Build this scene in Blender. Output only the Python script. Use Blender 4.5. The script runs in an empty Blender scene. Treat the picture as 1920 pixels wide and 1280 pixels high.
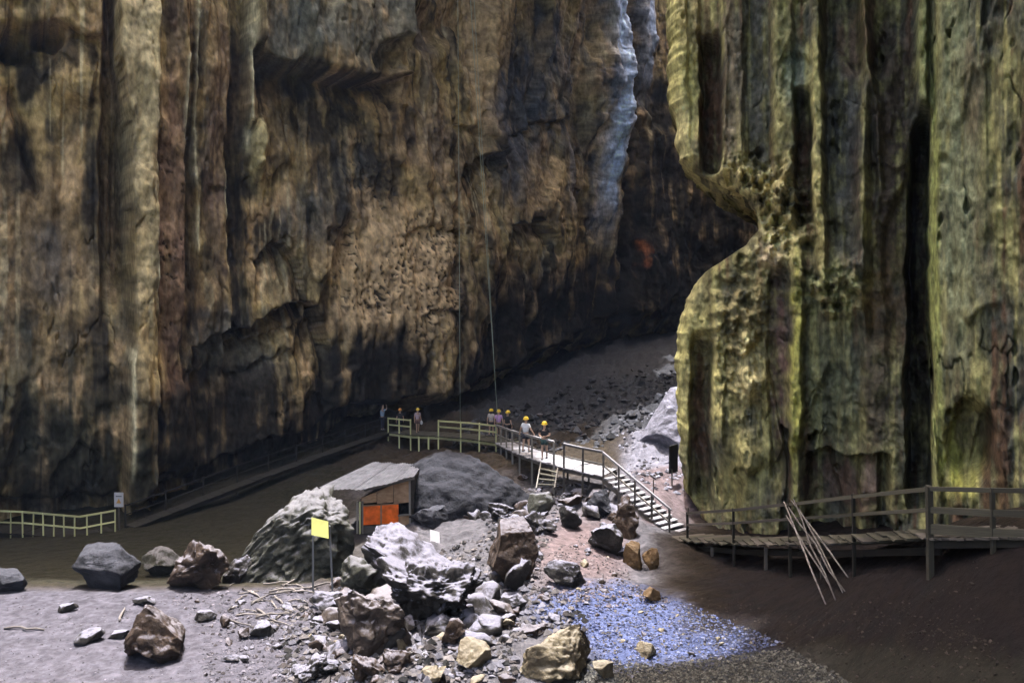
import bpy, bmesh, math, random
import numpy as np
from mathutils import Vector, Matrix

scene = bpy.context.scene
COL = scene.collection
random.seed(11)
RNG = np.random.default_rng(11)
R = math.radians

# ------------------------------------------------------------------ camera
F, YH, CZ = 1507.0, 540.0, 9.5          # focal length in photo pixels, horizon row, eye height
cam_d = bpy.data.cameras.new("camera")
cam = bpy.data.objects.new("camera", cam_d)
COL.objects.link(cam)
cam.location = (0, 0, CZ)
cam.rotation_euler = (R(90), 0, 0)
cam_d.sensor_width = 36.0
cam_d.lens = 36.0 * F / 1920.0
cam_d.shift_y = (YH - 640.0) / 1920.0
cam_d.clip_start, cam_d.clip_end = 0.1, 3000
scene.camera = cam

# ------------------------------------------------------------------ world, sun, exposure
SUN_DIR = Vector((0.07, -0.20, -1.0)).normalized()       # way the light travels
elev = math.asin(-SUN_DIR.z)
w = bpy.data.worlds.new("World")
scene.world = w
w.use_nodes = True
nt = w.node_tree
bg = nt.nodes["Background"]
sky = nt.nodes.new("ShaderNodeTexSky")
sky.sky_type = 'NISHITA'
sky.sun_disc = False
sky.dust_density = 8.0
sky.air_density = 0.9
sky.ozone_density = 0.6
sky.sun_elevation = elev
sky.sun_rotation = math.atan2(-SUN_DIR.x, -SUN_DIR.y)
nt.links.new(sky.outputs[0], bg.inputs[0])
bg.inputs[1].default_value = 0.15
sun_d = bpy.data.lights.new("sun", 'SUN')
sun = bpy.data.objects.new("sun", sun_d)
COL.objects.link(sun)
sun_d.energy = 2.0
sun_d.angle = R(0.8)
sun_d.color = (0.94, 0.95, 1.0)
sun.rotation_euler = SUN_DIR.to_track_quat('-Z', 'Y').to_euler()
sun.location = (0, 0, 80)
vs = scene.view_settings
vs.view_transform = 'Standard'
vs.look = 'None'
vs.gamma = 1.0
vs.use_curve_mapping = False
vs.exposure = 2.85
scene.cycles.use_denoising = True
scene.cycles.max_bounces = 6
scene.cycles.diffuse_bounces = 4

# ------------------------------------------------------------------ maths helpers
def P(px, py, D):
    """photo pixel and distance along the view axis -> world point"""
    return Vector(((px - 960.0) / F * D, D, CZ - (py - YH) / F * D))

def sstep(a, b, x):
    t = np.clip((x - a) / (b - a), 0, 1)
    return t * t * (3 - 2 * t)

def hsh(ix, iy, iz, seed):
    h = (ix.astype(np.int64) * 374761393 + iy.astype(np.int64) * 668265263 + iz.astype(np.int64) * 1274126177 + seed * 974634777) & 0xffffffff
    h = ((h ^ (h >> 13)) * 1274126177) & 0xffffffff
    h = (h ^ (h >> 16)) & 0xffffffff
    h = (h * 2246822519) & 0xffffffff
    return h ^ (h >> 15)

_G = np.array([[1,1,0],[-1,1,0],[1,-1,0],[-1,-1,0],[1,0,1],[-1,0,1],[1,0,-1],[-1,0,-1],
               [0,1,1],[0,-1,1],[0,1,-1],[0,-1,-1],[1,1,0],[0,-1,1],[-1,1,0],[0,-1,-1]], float)

def perlin(x, y, z, seed=0):
    x, y, z = np.broadcast_arrays(np.asarray(x, float), np.asarray(y, float), np.asarray(z, float))
    fx, fy, fz = np.floor(x), np.floor(y), np.floor(z)
    dx, dy, dz = x - fx, y - fy, z - fz
    ix, iy, iz = fx.astype(np.int64), fy.astype(np.int64), fz.astype(np.int64)
    u, v, ww = [t * t * t * (t * (t * 6 - 15) + 10) for t in (dx, dy, dz)]
    out = 0
    for a in (0, 1):
        for b in (0, 1):
            for c in (0, 1):
                g = _G[hsh(ix + a, iy + b, iz + c, seed) & 15]
                d = g[..., 0] * (dx - a) + g[..., 1] * (dy - b) + g[..., 2] * (dz - c)
                out = out + d * (u if a else 1 - u) * (v if b else 1 - v) * (ww if c else 1 - ww)
    return out

def fbm(x, y, z, octv=4, seed=0, gain=0.5):
    s, a, f = 0, 1.0, 1.0
    for o in range(octv):
        s = s + a * perlin(x * f, y * f, z * f, seed + o * 17)
        a *= gain
        f *= 2.03
    return s

def cells(x, y, seed, ex=0.12, ey=0.2):
    """blocky value noise: flat cells with narrow steps between them"""
    fx, fy = np.floor(x), np.floor(y)
    ix, iy = fx.astype(np.int64), fy.astype(np.int64)
    zz = np.zeros_like(ix)
    tx = sstep(0.5 - ex, 0.5 + ex, x - fx)
    ty = sstep(0.5 - ey, 0.5 + ey, y - fy)
    v = lambda a, b: (hsh(ix + a, iy + b, zz, seed) & 0xffff) / 65535.0
    return (v(0, 0) * (1 - tx) + v(1, 0) * tx) * (1 - ty) + (v(0, 1) * (1 - tx) + v(1, 1) * tx) * ty

def mixc(a, b, t):
    t = np.clip(t, 0, 1)[..., None]
    return a * (1 - t) + np.asarray(b, float) * t

def in_poly(poly, x, y):
    x = np.asarray(x, float); y = np.asarray(y, float)
    ins = np.zeros(x.shape, bool)
    n = len(poly)
    for i in range(n):
        x0, y0 = poly[i]; x1, y1 = poly[(i + 1) % n]
        if y0 == y1: continue
        c = ((y0 > y) != (y1 > y)) & (x < (x1 - x0) * (y - y0) / (y1 - y0) + x0)
        ins ^= c
    return ins

def catmull(pts, n):
    pts = np.asarray(pts, float)
    q = np.vstack([2 * pts[0] - pts[1], pts, 2 * pts[-1] - pts[-2]])
    out = []
    m = len(pts) - 1
    for i in range(m):
        p0, p1, p2, p3 = q[i], q[i + 1], q[i + 2], q[i + 3]
        t = np.linspace(0, 1, n, endpoint=(i == m - 1))[:, None]
        out.append(0.5 * ((2 * p1) + (-p0 + p2) * t + (2 * p0 - 5 * p1 + 4 * p2 - p3) * t ** 2 + (-p0 + 3 * p1 - 3 * p2 + p3) * t ** 3))
    return np.vstack(out)

# ------------------------------------------------------------------ scene helpers
def tag(o, label=None, cat=None, group=None, kind=None):
    if label: o["label"] = label
    if cat: o["category"] = cat
    if group: o["group"] = group
    if kind: o["kind"] = kind
    return o

def link(name, me, mat=None, parent=None, M=None):
    o = bpy.data.objects.new(name, me)
    COL.objects.link(o)
    if mat is not None and me is not None and not me.materials:
        me.materials.append(mat)
    if parent is not None:
        o.parent = parent
        if M is not None:
            o.matrix_local = Matrix.Translation(-Vector(parent.location)) @ M
        else:
            o.matrix_local = Matrix.Translation(-Vector(parent.location))
    elif M is not None:
        o.matrix_world = M
    return o

def empty(name, loc):
    o = bpy.data.objects.new(name, None)
    o.empty_display_size = 0.3
    o.location = loc
    COL.objects.link(o)
    return o

def grid_mesh(name, V, colr=None, smooth=True, flip=False):
    """V: (rows, cols, 3)"""
    r, c, _ = V.shape
    me = bpy.data.meshes.new(name)
    idx = np.arange(r * c).reshape(r, c)
    q = np.stack([idx[:-1, :-1], idx[:-1, 1:], idx[1:, 1:], idx[1:, :-1]], -1).reshape(-1, 4)
    if flip: q = q[:, ::-1]
    return np_mesh(me, V.reshape(-1, 3), q, colr.reshape(-1, 3) if colr is not None else None, smooth)

def np_mesh(me, v, q, colr=None, smooth=True):
    if isinstance(me, str): me = bpy.data.meshes.new(me)
    k = q.shape[1]
    me.vertices.add(len(v)); me.vertices.foreach_set("co", np.ascontiguousarray(v, np.float32).ravel())
    me.loops.add(q.size); me.loops.foreach_set("vertex_index", np.ascontiguousarray(q, np.int32).ravel())
    me.polygons.add(len(q))
    me.polygons.foreach_set("loop_start", np.arange(0, q.size, k, dtype=np.int32))
    me.polygons.foreach_set("use_smooth", np.full(len(q), smooth))
    if colr is not None:
        a = me.attributes.new("Col", 'FLOAT_COLOR', 'POINT')
        c4 = np.ones((len(v), 4), np.float32); c4[:, :3] = colr
        a.data.foreach_set("color", c4.ravel())
    me.update(); me.validate()
    return me

# ------------------------------------------------------------------ materials
def new_mat(name):
    m = bpy.data.materials.new(name); m.use_nodes = True
    t = m.node_tree
    return m, t, t.nodes["Principled BSDF"]

def N(t, typ, **kw):
    n = t.nodes.new(typ)
    for k, v in kw.items(): setattr(n, k, v)
    return n

def mat_rockskin(name, bump=0.35, scale=(1, 1, 0.35), rough=0.85, var=0.5, spec=0.3, freq=3.0):
    """vertex colour (mineral stains, painted light and shade) broken up by fine grain"""
    m, t, b = new_mat(name)
    at = N(t, "ShaderNodeAttribute", attribute_name="Col")
    tc = N(t, "ShaderNodeTexCoord")
    mp = N(t, "ShaderNodeMapping"); mp.inputs["Scale"].default_value = scale
    t.links.new(tc.outputs["Object"], mp.inputs[0])
    n1 = N(t, "ShaderNodeTexNoise"); n1.inputs["Scale"].default_value = freq; n1.inputs["Detail"].default_value = 8; n1.inputs["Roughness"].default_value = 0.65
    t.links.new(mp.outputs[0], n1.inputs["Vector"])
    rp = N(t, "ShaderNodeMapRange"); rp.inputs[1].default_value = 0.3; rp.inputs[2].default_value = 0.7
    rp.inputs[3].default_value = 1 - var; rp.inputs[4].default_value = 1 + var * 0.7
    t.links.new(n1.outputs[0], rp.inputs[0])
    mx = N(t, "ShaderNodeVectorMath", operation='SCALE')
    t.links.new(at.outputs["Color"], mx.inputs[0]); t.links.new(rp.outputs[0], mx.inputs["Scale"])
    t.links.new(mx.outputs[0], b.inputs["Base Color"])
    b.inputs["Roughness"].default_value = rough
    b.inputs["Specular IOR Level"].default_value = spec
    bp = N(t, "ShaderNodeBump"); bp.inputs["Strength"].default_value = bump; bp.inputs["Distance"].default_value = 0.25
    t.links.new(n1.outputs[0], bp.inputs["Height"]); t.links.new(bp.outputs[0], b.inputs["Normal"])
    return m

def mat_boulder(name, c_dark, c_mid, dust, dust_amt=0.8, moss=None):
    """rock whose upward faces hold a settled layer of dust"""
    m, t, b = new_mat(name)
    tc = N(t, "ShaderNodeTexCoord"); oi = N(t, "ShaderNodeObjectInfo"); ge = N(t, "ShaderNodeNewGeometry")
    off = N(t, "ShaderNodeVectorMath", operation='ADD')
    sc = N(t, "ShaderNodeVectorMath", operation='SCALE'); sc.inputs["Scale"].default_value = 37.0
    cx = N(t, "ShaderNodeCombineXYZ")
    for i in range(3): t.links.new(oi.outputs["Random"], cx.inputs[i])
    t.links.new(cx.outputs[0], sc.inputs[0])
    t.links.new(ge.outputs["Position"], off.inputs[0]); t.links.new(sc.outputs[0], off.inputs[1])
    n1 = N(t, "ShaderNodeTexNoise"); n1.inputs["Scale"].default_value = 1.6; n1.inputs["Detail"].default_value = 9; n1.inputs["Roughness"].default_value = 0.7
    n2 = N(t, "ShaderNodeTexNoise"); n2.inputs["Scale"].default_value = 6; n2.inputs["Detail"].default_value = 10; n2.inputs["Roughness"].default_value = 0.7
    for n in (n1, n2): t.links.new(off.outputs[0], n.inputs["Vector"])
    cr = N(t, "ShaderNodeValToRGB")
    cr.color_ramp.elements[0].position = 0.35; cr.color_ramp.elements[0].color = (*c_dark, 1)
    cr.color_ramp.elements[1].position = 0.68; cr.color_ramp.elements[1].color = (*c_mid, 1)
    if moss:
        e = cr.color_ramp.elements.new(0.5); e.color = (*moss, 1)
    t.links.new(n1.outputs[0], cr.inputs[0])
    sx = N(t, "ShaderNodeSeparateXYZ"); t.links.new(ge.outputs["Normal"], sx.inputs[0])
    ad = N(t, "ShaderNodeMath", operation='MULTIPLY_ADD'); ad.inputs[1].default_value = 1.1
    t.links.new(n2.outputs[0], ad.inputs[0]); t.links.new(sx.outputs["Z"], ad.inputs[2])
    mr = N(t, "ShaderNodeMapRange", interpolation_type='SMOOTHSTEP'); mr.inputs[1].default_value = 1.02; mr.inputs[2].default_value = 1.5
    mr.inputs[3].default_value = 0; mr.inputs[4].default_value = dust_amt
    t.links.new(ad.outputs[0], mr.inputs[0])
    mx = N(t, "ShaderNodeMix", data_type='RGBA')
    t.links.new(mr.outputs[0], mx.inputs["Factor"]); t.links.new(cr.outputs[0], mx.inputs["A"]); mx.inputs["B"].default_value = (*dust, 1)
    t.links.new(mx.outputs["Result"], b.inputs["Base Color"])
    b.inputs["Roughness"].default_value = 0.9; b.inputs["Specular IOR Level"].default_value = 0.25
    bp = N(t, "ShaderNodeBump"); bp.inputs["Strength"].default_value = 0.8; bp.inputs["Distance"].default_value = 0.18
    ms = N(t, "ShaderNodeMath", operation='ADD'); t.links.new(n1.outputs[0], ms.inputs[0]); t.links.new(n2.outputs[0], ms.inputs[1])
    t.links.new(ms.outputs[0], bp.inputs["Height"]); t.links.new(bp.outputs[0], b.inputs["Normal"])
    return m

def mat_wood(name, a, bcol, rough=0.8, streak=14):
    m, t, b = new_mat(name)
    tc = N(t, "ShaderNodeTexCoord"); oi = N(t, "ShaderNodeObjectInfo")
    mp = N(t, "ShaderNodeMapping"); mp.inputs["Scale"].default_value = (1.5, streak, streak)
    t.links.new(tc.outputs["Generated"], mp.inputs[0])
    n1 = N(t, "ShaderNodeTexNoise", noise_dimensions='4D'); n1.inputs["Scale"].default_value = 1.5; n1.inputs["Detail"].default_value = 5
    t.links.new(mp.outputs[0], n1.inputs["Vector"])
    ml = N(t, "ShaderNodeMath", operation='MULTIPLY'); ml.inputs[1].default_value = 50; t.links.new(oi.outputs["Random"], ml.inputs[0]); t.links.new(ml.outputs[0], n1.inputs["W"])
    cr = N(t, "ShaderNodeValToRGB"); cr.color_ramp.elements[0].position = 0.3; cr.color_ramp.elements[0].color = (*a, 1)
    cr.color_ramp.elements[1].position = 0.7; cr.color_ramp.elements[1].color = (*bcol, 1)
    t.links.new(n1.outputs[0], cr.inputs[0])
    hv = N(t, "ShaderNodeHueSaturation"); mr = N(t, "ShaderNodeMapRange"); mr.inputs[3].default_value = 0.65; mr.inputs[4].default_value = 1.25
    t.links.new(oi.outputs["Random"], mr.inputs[0]); t.links.new(mr.outputs[0], hv.inputs["Value"]); t.links.new(cr.outputs[0], hv.inputs["Color"])
    t.links.new(hv.outputs[0], b.inputs["Base Color"])
    b.inputs["Roughness"].default_value = rough; b.inputs["Specular IOR Level"].default_value = 0.3
    return m

def mat_plain(name, c, rough=0.8, var=0.25, scale=8.0, bump=0.0):
    m, t, b = new_mat(name)
    tc = N(t, "ShaderNodeTexCoord")
    n1 = N(t, "ShaderNodeTexNoise"); n1.inputs["Scale"].default_value = scale; n1.inputs["Detail"].default_value = 6
    t.links.new(tc.outputs["Object"], n1.inputs["Vector"])
    cr = N(t, "ShaderNodeValToRGB"); cr.color_ramp.elements[0].position = 0.3; cr.color_ramp.elements[1].position = 0.7
    cr.color_ramp.elements[0].color = tuple(x * (1 - var) for x in c) + (1,)
    cr.color_ramp.elements[1].color = tuple(min(1, x * (1 + var)) for x in c) + (1,)
    t.links.new(n1.outputs[0], cr.inputs[0]); t.links.new(cr.outputs[0], b.inputs["Base Color"])
    b.inputs["Roughness"].default_value = rough; b.inputs["Specular IOR Level"].default_value = 0.3
    if bump:
        bp = N(t, "ShaderNodeBump"); bp.inputs["Strength"].default_value = bump; bp.inputs["Distance"].default_value = 0.05
        t.links.new(n1.outputs[0], bp.inputs["Height"]); t.links.new(bp.outputs[0], b.inputs["Normal"])
    return m

M_WALL = mat_rockskin("cave_wall_rock", 0.5, (1, 1, 0.5), 0.9, 0.5, 0.08)
M_PILLAR = mat_rockskin("rock_with_green_light", 0.5, (1, 1, 0.6), 0.85, 0.5, 0.12, freq=4.0)  # green light bounced off the forest sits in its vertex colours
M_GROUND = mat_rockskin("cave_floor_soil", 0.5, (1, 1, 1), 0.95, 0.45, 0.15, freq=5.0)
M_ROOF = mat_plain("cave_roof_rock", (0.16, 0.12, 0.09), 0.9, 0.4, 0.2)
M_B_GREY = mat_boulder("dusty_grey_rock", (0.012, 0.011, 0.010), (0.05, 0.043, 0.036), (0.185, 0.178, 0.215), 0.92)
M_B_SLATE = mat_boulder("dark_slate_rock", (0.010, 0.010, 0.012), (0.024, 0.024, 0.029), (0.034, 0.034, 0.042), 0.6)
M_B_PALE = mat_boulder("pale_dusty_rock", (0.08, 0.075, 0.085), (0.22, 0.21, 0.245), (0.26, 0.25, 0.30), 0.95)
M_B_DIM = mat_boulder("dim_grey_rock", (0.014, 0.014, 0.016), (0.036, 0.036, 0.042), (0.06, 0.06, 0.072), 0.7)
M_B_MOSS = mat_boulder("mossy_rock", (0.018, 0.018, 0.013), (0.08, 0.078, 0.066), (0.15, 0.145, 0.155), 0.85, (0.042, 0.041, 0.028))
M_B_TAN = mat_boulder("tan_limestone", (0.07, 0.05, 0.03), (0.22, 0.18, 0.11), (0.25, 0.22, 0.17), 0.7)
M_B_BROWN = mat_boulder("brown_rock", (0.016, 0.010, 0.007), (0.07, 0.045, 0.028), (0.165, 0.152, 0.168), 0.85)
M_B_WARM = mat_boulder("warm_grey_rock", (0.02, 0.014, 0.010), (0.10, 0.075, 0.058), (0.19, 0.175, 0.19), 0.9)
M_B_ORANGE = mat_boulder("ochre_rock", (0.07, 0.04, 0.016), (0.18, 0.11, 0.05), (0.18, 0.14, 0.1), 0.4)
M_W_DARK = mat_wood("old_dark_timber", (0.045, 0.038, 0.03), (0.11, 0.095, 0.08))
M_W_BLACK = mat_wood("black_timber", (0.008, 0.007, 0.005), (0.022, 0.019, 0.013))  # near-black timber tone
M_W_OLIVE = mat_wood("olive_timber", (0.03, 0.027, 0.018), (0.075, 0.068, 0.048))  # dark olive timber tone
M_W_GREY = mat_wood("weathered_grey_timber", (0.12, 0.11, 0.09), (0.26, 0.24, 0.21))
M_W_PALE = mat_wood("dusted_pale_timber", (0.15, 0.14, 0.14), (0.36, 0.345, 0.36))
M_W_GREEN = mat_wood("greenish_timber", (0.34, 0.34, 0.15), (0.54, 0.53, 0.27))
M_W_TAN = mat_wood("tan_plywood", (0.24, 0.14, 0.07), (0.40, 0.26, 0.15), streak=4)
M_BARK = mat_wood("bleached_branch_wood", (0.05, 0.042, 0.035), (0.20, 0.175, 0.16))

# ------------------------------------------------------------------ terrain height
_cp = [(0,1280,19.3),(480,1280,19.3),(960,1280,19.3),(1300,1280,19.4),(1600,1280,16.8),(1900,1280,12.6),(1740,1280,14.4),(1740,1180,15.7),
       (0,1110,25.1),(280,1110,25.1),(0,1190,22.0),(250,1190,22.0),(500,1160,23.2),(-300,1110,25.1),(-300,1250,20.2),
       (100,1080,28.7),(400,1085,28.0),(100,1040,34.0),(100,1005,39.8),(300,985,41.2),(-100,1000,41),
       (450,960,44.0),(600,890,50.0),(720,838,57.0),(850,840,55.5),(940,845,51.0),(350,1050,33.2),(550,1010,37.5),
       (720,990,36.0),(820,965,37.0),(850,905,42.0),(880,865,46.5),
       (960,985,33.0),(1080,1030,29.5),(1050,1085,26.2),(1130,985,33.0),(1000,1130,24.3),(1250,1180,22.4),(1100,1200,21.7),
       (1190,1010,31.6),(1100,930,36.0),(1000,905,40.0),(1050,890,41.0),(800,1080,26.6),(650,1120,24.8),
       (1200,870,40.5),(1260,925,36.5),(1240,790,46.0),(1270,750,50.0),(1180,800,46.0),
       (1100,825,49.0),(1000,800,56.0),(1100,745,67.0),(1240,705,72.0),(1000,715,78.0),(1200,665,88.0),(860,765,66.0),(900,745,72.0),
       (1285,1080,27.8),(1380,1092,25.4),(1500,1140,21.6),(1600,1062,21.0),(1740,1062,17.7),(1831,1062,16.0),
       (1400,1185,21.8),(1650,1180,17.2),(1810,1180,14.7),(1290,965,36.0),(1500,1000,31.0),(1740,1000,27.0),(1620,1000,29.0)]
CPW = [tuple(P(*c)) for c in _cp] + [(-36,10,0),(-36,30,-1.5),(22,5,3.5),(30,60,4),(0,6,0.6),(-15,6,0.2),(0,-12,0.6),(-20,-12,0.2),
        (15,95,3),(40,90,5),(-32,46,-2.5),(9,9,3.2),(14,-10,3),(30,30,2.5),(-10,72,0.5)]
CPW = np.array(CPW)
def _tps(r2):
    return np.where(r2 > 1e-9, 0.5 * r2 * np.log(np.maximum(r2, 1e-9)), 0)
_n = len(CPW)
_d2 = ((CPW[:, None, :2] - CPW[None, :, :2]) ** 2).sum(-1)
_A = np.zeros((_n + 3, _n + 3))
_A[:_n, :_n] = _tps(_d2) + np.eye(_n) * 1.5
_A[:_n, _n] = 1; _A[:_n, _n + 1:] = CPW[:, :2]
_A[_n, :_n] = 1; _A[_n + 1:, :_n] = CPW[:, :2].T
_sol = np.linalg.solve(_A, np.concatenate([CPW[:, 2], [0, 0, 0]]))
def ground_base(x, y):
    x = np.asarray(x, float); y = np.asarray(y, float)
    sh = x.shape
    q = np.stack([x.ravel(), y.ravel()], -1)
    out = np.empty(len(q))
    for i in range(0, len(q), 40000):
        s = q[i:i + 40000]
        d2 = ((s[:, None, :] - CPW[None, :, :2]) ** 2).sum(-1)
        out[i:i + 40000] = _tps(d2) @ _sol[:_n] + _sol[_n] + s @ _sol[_n + 1:]
    return out.reshape(sh)

def to_px(x, y, z):
    y = np.maximum(y, 0.5)
    return 960 + x / y * F, YH - (z - CZ) / y * F

RUBBLE_POLY = [(560,1100),(640,1060),(930,960),(1000,900),(1160,930),(1000,1040),(960,1100),(1200,1090),(1160,1140),(1000,1150),(1080,1180),(1200,1290),(560,1290),(590,1200),(400,1150),(470,1100)]
def ground_detail(x, y, px, py):
    big = fbm(x * 0.35, y * 0.35, 0.3, 4, 5) * 0.30
    fine = fbm(x * 1.8, y * 1.8, 0.7, 3, 9) * 0.10
    rub = ((px > 560) & (px < 1250)).astype(float)
    rub = sstep(520, 640, px) * (1 - sstep(1150, 1300, px))
    sand = (1 - sstep(420, 560, px)) * sstep(1085, 1110, py)
    pink = np.exp(-(((px - 1075) / 70) ** 2 + ((py - 1035) / 65) ** 2))
    back = 1 - sstep(780, 900, py)
    amp = (0.35 + 0.9 * rub + 0.8 * back) * (1 - 0.85 * sand) * (1 - 0.85 * pink)
    lump = np.maximum(0, fbm(x * 1.0, y * 1.0, 2.3, 4, 21)) * 0.5 * back
    return amp * (big + fine) + lump + 0.04 * sand * fbm(x * 2.2, y * 2.2, 5.0, 3, 77)

def ground_z(x, y):
    x = np.asarray(x, float); y = np.asarray(y, float)
    z = ground_base(x, y)
    px, py = to_px(x, y, z)
    return z + ground_detail(x, y, px, py)

def gz(x, y): return float(ground_z(np.array([x]), np.array([y]))[0])

_T = np.concatenate([np.arange(12, 70, 0.25), np.arange(70, 110, 1.0)])
def hit(px, py):
    """where the view line through a photo pixel meets the ground"""
    x = (px - 960) / F * _T; z = CZ - (py - YH) / F * _T
    g = ground_z(x, _T)
    k = np.argmax(z < g)
    if z[k] >= g[k]: k = len(_T) - 1
    k = max(k, 1)
    a = (z[k - 1] - g[k - 1]); b = (g[k] - z[k])
    D = _T[k - 1] + (_T[k] - _T[k - 1]) * a / max(a + b, 1e-6)
    return Vector(((px - 960) / F * D, D, CZ - (py - YH) / F * D))

# ------------------------------------------------------------------ ground sheet
def build_ground():
    ta = np.concatenate([np.linspace(-2.4, -0.68, 40)[:-1], np.linspace(-0.68, 0.68, 660), np.linspace(0.68, 2.4, 40)[1:]])
    inv = np.linspace(1 / 17.0, 1 / 108.0, 420)
    D = np.concatenate([np.linspace(-14, 2.5, 12), np.linspace(2.5, 17, 40)[1:-1], 1 / inv])
    DD = np.maximum(D, 12)[:, None] * np.ones_like(ta)[None]
    X = ta[None] * DD * np.where(D < 12, 1.2, 1)[:, None]
    Y = D[:, None] * np.ones_like(ta)[None]
    Z = ground_base(X, Y)
    px, py = to_px(X, Y, Z)
    vis = (Y > 10)
    Z = Z + np.where(vis, ground_detail(X, Y, px, py), 0)
    wob = fbm(X * 0.25, Y * 0.25, 0.0, 4, 33)
    wx = px + 40 * wob; wy = py + 25 * fbm(X * 0.4, Y * 0.4, 3.0, 3, 41)
    c = np.zeros(X.shape + (3,)); c[:] = (0.10, 0.075, 0.05)
    sandl = (1 - sstep(560, 700, wx)) * sstep(1095, 1112, py)
    c = mixc(c, (0.055, 0.050, 0.028), (1 - sstep(560, 760, wx)) * (1 - sstep(1085, 1112, py)))     # dark guano mud
    c = mixc(c, (0.22, 0.205, 0.22), sstep(600, 760, wx) * (1 - sstep(1200, 1330, wx)) * sstep(870, 930, wy))
    c = mixc(c, (0.185, 0.172, 0.205), sandl)
    pink = np.exp(-(((wx - 1085) / 95) ** 2 + ((wy - 1035) / 75) ** 2) ** 2)
    c = mixc(c, (0.33, 0.24, 0.235), pink)
    c = mixc(c, (0.42, 0.40, 0.46), sstep(1140, 1190, wx) * (1 - sstep(1275, 1300, px)) * sstep(740, 760, wy) * (1 - sstep(860, 930, wy)))
    c = mixc(c, (0.33, 0.25, 0.25), sstep(1190, 1220, wx) * (1 - sstep(1300, 1330, px)) * sstep(860, 890, wy) * (1 - sstep(960, 990, wy)))
    c = mixc(c, (0.105, 0.103, 0.11), sstep(860, 930, wx) * (1 - sstep(780, 840, wy)))
    c = mixc(c, (0.14, 0.125, 0.105), sstep(1000, 1060, wx) * sstep(1190, 1230, wy))
    ox, oy = px + 14 * fbm(X * 2.5, Y * 2.5, 4, 3, 43), py + 9 * fbm(X * 2.5, Y * 2.5, 7, 3, 45)
    blue_pool = [(985, 1140), (1060, 1108), (1180, 1096), (1300, 1135), (1480, 1208), (1350, 1236), (1240, 1240), (1130, 1250), (1080, 1180)]
    blue_light = sum(in_poly(blue_pool, ox + 26 * math.cos(t * 1.05), oy + 13 * math.sin(t * 1.05)).astype(float) for t in range(6)) / 6
    c = mixc(c, (0.20, 0.245, 0.48), blue_light * 0.9)  # blue pool of skylight painted into the ground colour
    mud = sstep(1240, 1330, wx) * (1 - sstep(1190, 1230, wy - (wx - 1450) * 0.1)) * sstep(940, 1000, wy)
    c = mixc(c, (0.050, 0.034, 0.022), mud)
    c = mixc(c, (0.09, 0.08, 0.06), sstep(1480, 1600, wx) * sstep(1200, 1240, wy))
    mottle = fbm(X * 2.2, Y * 2.2, 1.0, 4, 51)
    dk = 1 - 0.45 * sstep(1260, 1380, wx) * sstep(930, 1000, wy)  # shade on the right-hand ground put into the colour
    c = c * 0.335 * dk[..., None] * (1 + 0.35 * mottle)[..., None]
    c = np.clip(c, 0.006, 0.8)
    V = np.stack([X, Y, Z], -1)
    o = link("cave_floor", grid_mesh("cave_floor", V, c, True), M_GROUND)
    tag(o, kind="structure")
    # land outside the entrance
    me = bpy.data.meshes.new("forest_ground")
    bm = bmesh.new()
    bmesh.ops.create_grid(bm, x_segments=40, y_segments=40, size=190)
    for v in bm.verts: v.co.z = -9 + 1.5 * math.sin(v.co.x * 0.03) * math.cos(v.co.y * 0.04)
    bm.to_mesh(me); bm.free()
    tag(link("ground", me, mat_plain("forest_soil", (0.05, 0.075, 0.025), 0.95, 0.4, 0.3)), kind="structure")
build_ground()

# ------------------------------------------------------------------ cave walls
def polyline_y(poly, S):
    xs = np.array([p[0] for p in poly], float); ys = np.array([p[1] for p in poly], float)
    return np.interp(S, xs, ys), sstep(xs[0] - 6, xs[0] + 6, S) * (1 - sstep(xs[-1] - 6, xs[-1] + 6, S))

def lip(S, T, poly, depth, fall, edge=5):
    yl, m = polyline_y(poly, S)
    t = T - yl
    return -depth * m * sstep(0, edge, t) * np.exp(-np.maximum(t, 0) / fall)

def box(S, T, x0, x1, y0, y1, ex=3, ey=8, ex2=None):
    ex2 = ex2 or ex
    return sstep(x0 - ex, x0 + ex, S) * (1 - sstep(x1 - ex2, x1 + ex2, S)) * sstep(y0 - ey, y0 + ey, T) * (1 - sstep(y1 - ey, y1 + ey, T))

def blob(S, T, x, y, rx, ry, p=2):
    return np.exp(-(((S - x) / rx) ** 2 + ((T - y) / ry) ** 2) ** p)

def wall_columns(plan, step_px, step_m, x_lo, x_hi):
    c = catmull(plan, 400)
    seg = np.linalg.norm(np.diff(c, axis=0), axis=1)
    px = 960 + c[:, 0] / np.maximum(c[:, 1], 3) * F
    vis = (c[:, 1] > 12) & (px > x_lo) & (px < x_hi)
    w_ = np.where(vis[1:], np.maximum(np.abs(np.diff(px)) / step_px, seg / 0.5), seg / step_m)
    cum = np.concatenate([[0], np.cumsum(w_)])
    n = int(cum[-1])
    k = np.linspace(0, cum[-1], n)
    X = np.interp(k, cum, c[:, 0]); Y = np.interp(k, cum, c[:, 1])
    arc = np.interp(k, cum, np.concatenate([[0], np.cumsum(seg)]))
    tx, ty = np.gradient(X), np.gradient(Y)
    # smooth normals
    ker = np.ones(31) / 31
    tx = np.convolve(np.pad(tx, 15, mode='edge'), ker, 'valid'); ty = np.convolve(np.pad(ty, 15, mode='edge'), ker, 'valid')
    L = np.hypot(tx, ty)
    return X, Y, arc, ty / L, -tx / L

OCHRE = np.array((0.45, 0.33, 0.135)); REDB = np.array((0.33, 0.215, 0.10)); GREY = (0.085, 0.077, 0.056)
DARK = (0.022, 0.019, 0.015); PALE = (0.68, 0.55, 0.30); TAN = (0.54, 0.37, 0.19); BLUEG = (0.085, 0.095, 0.115)

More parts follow.
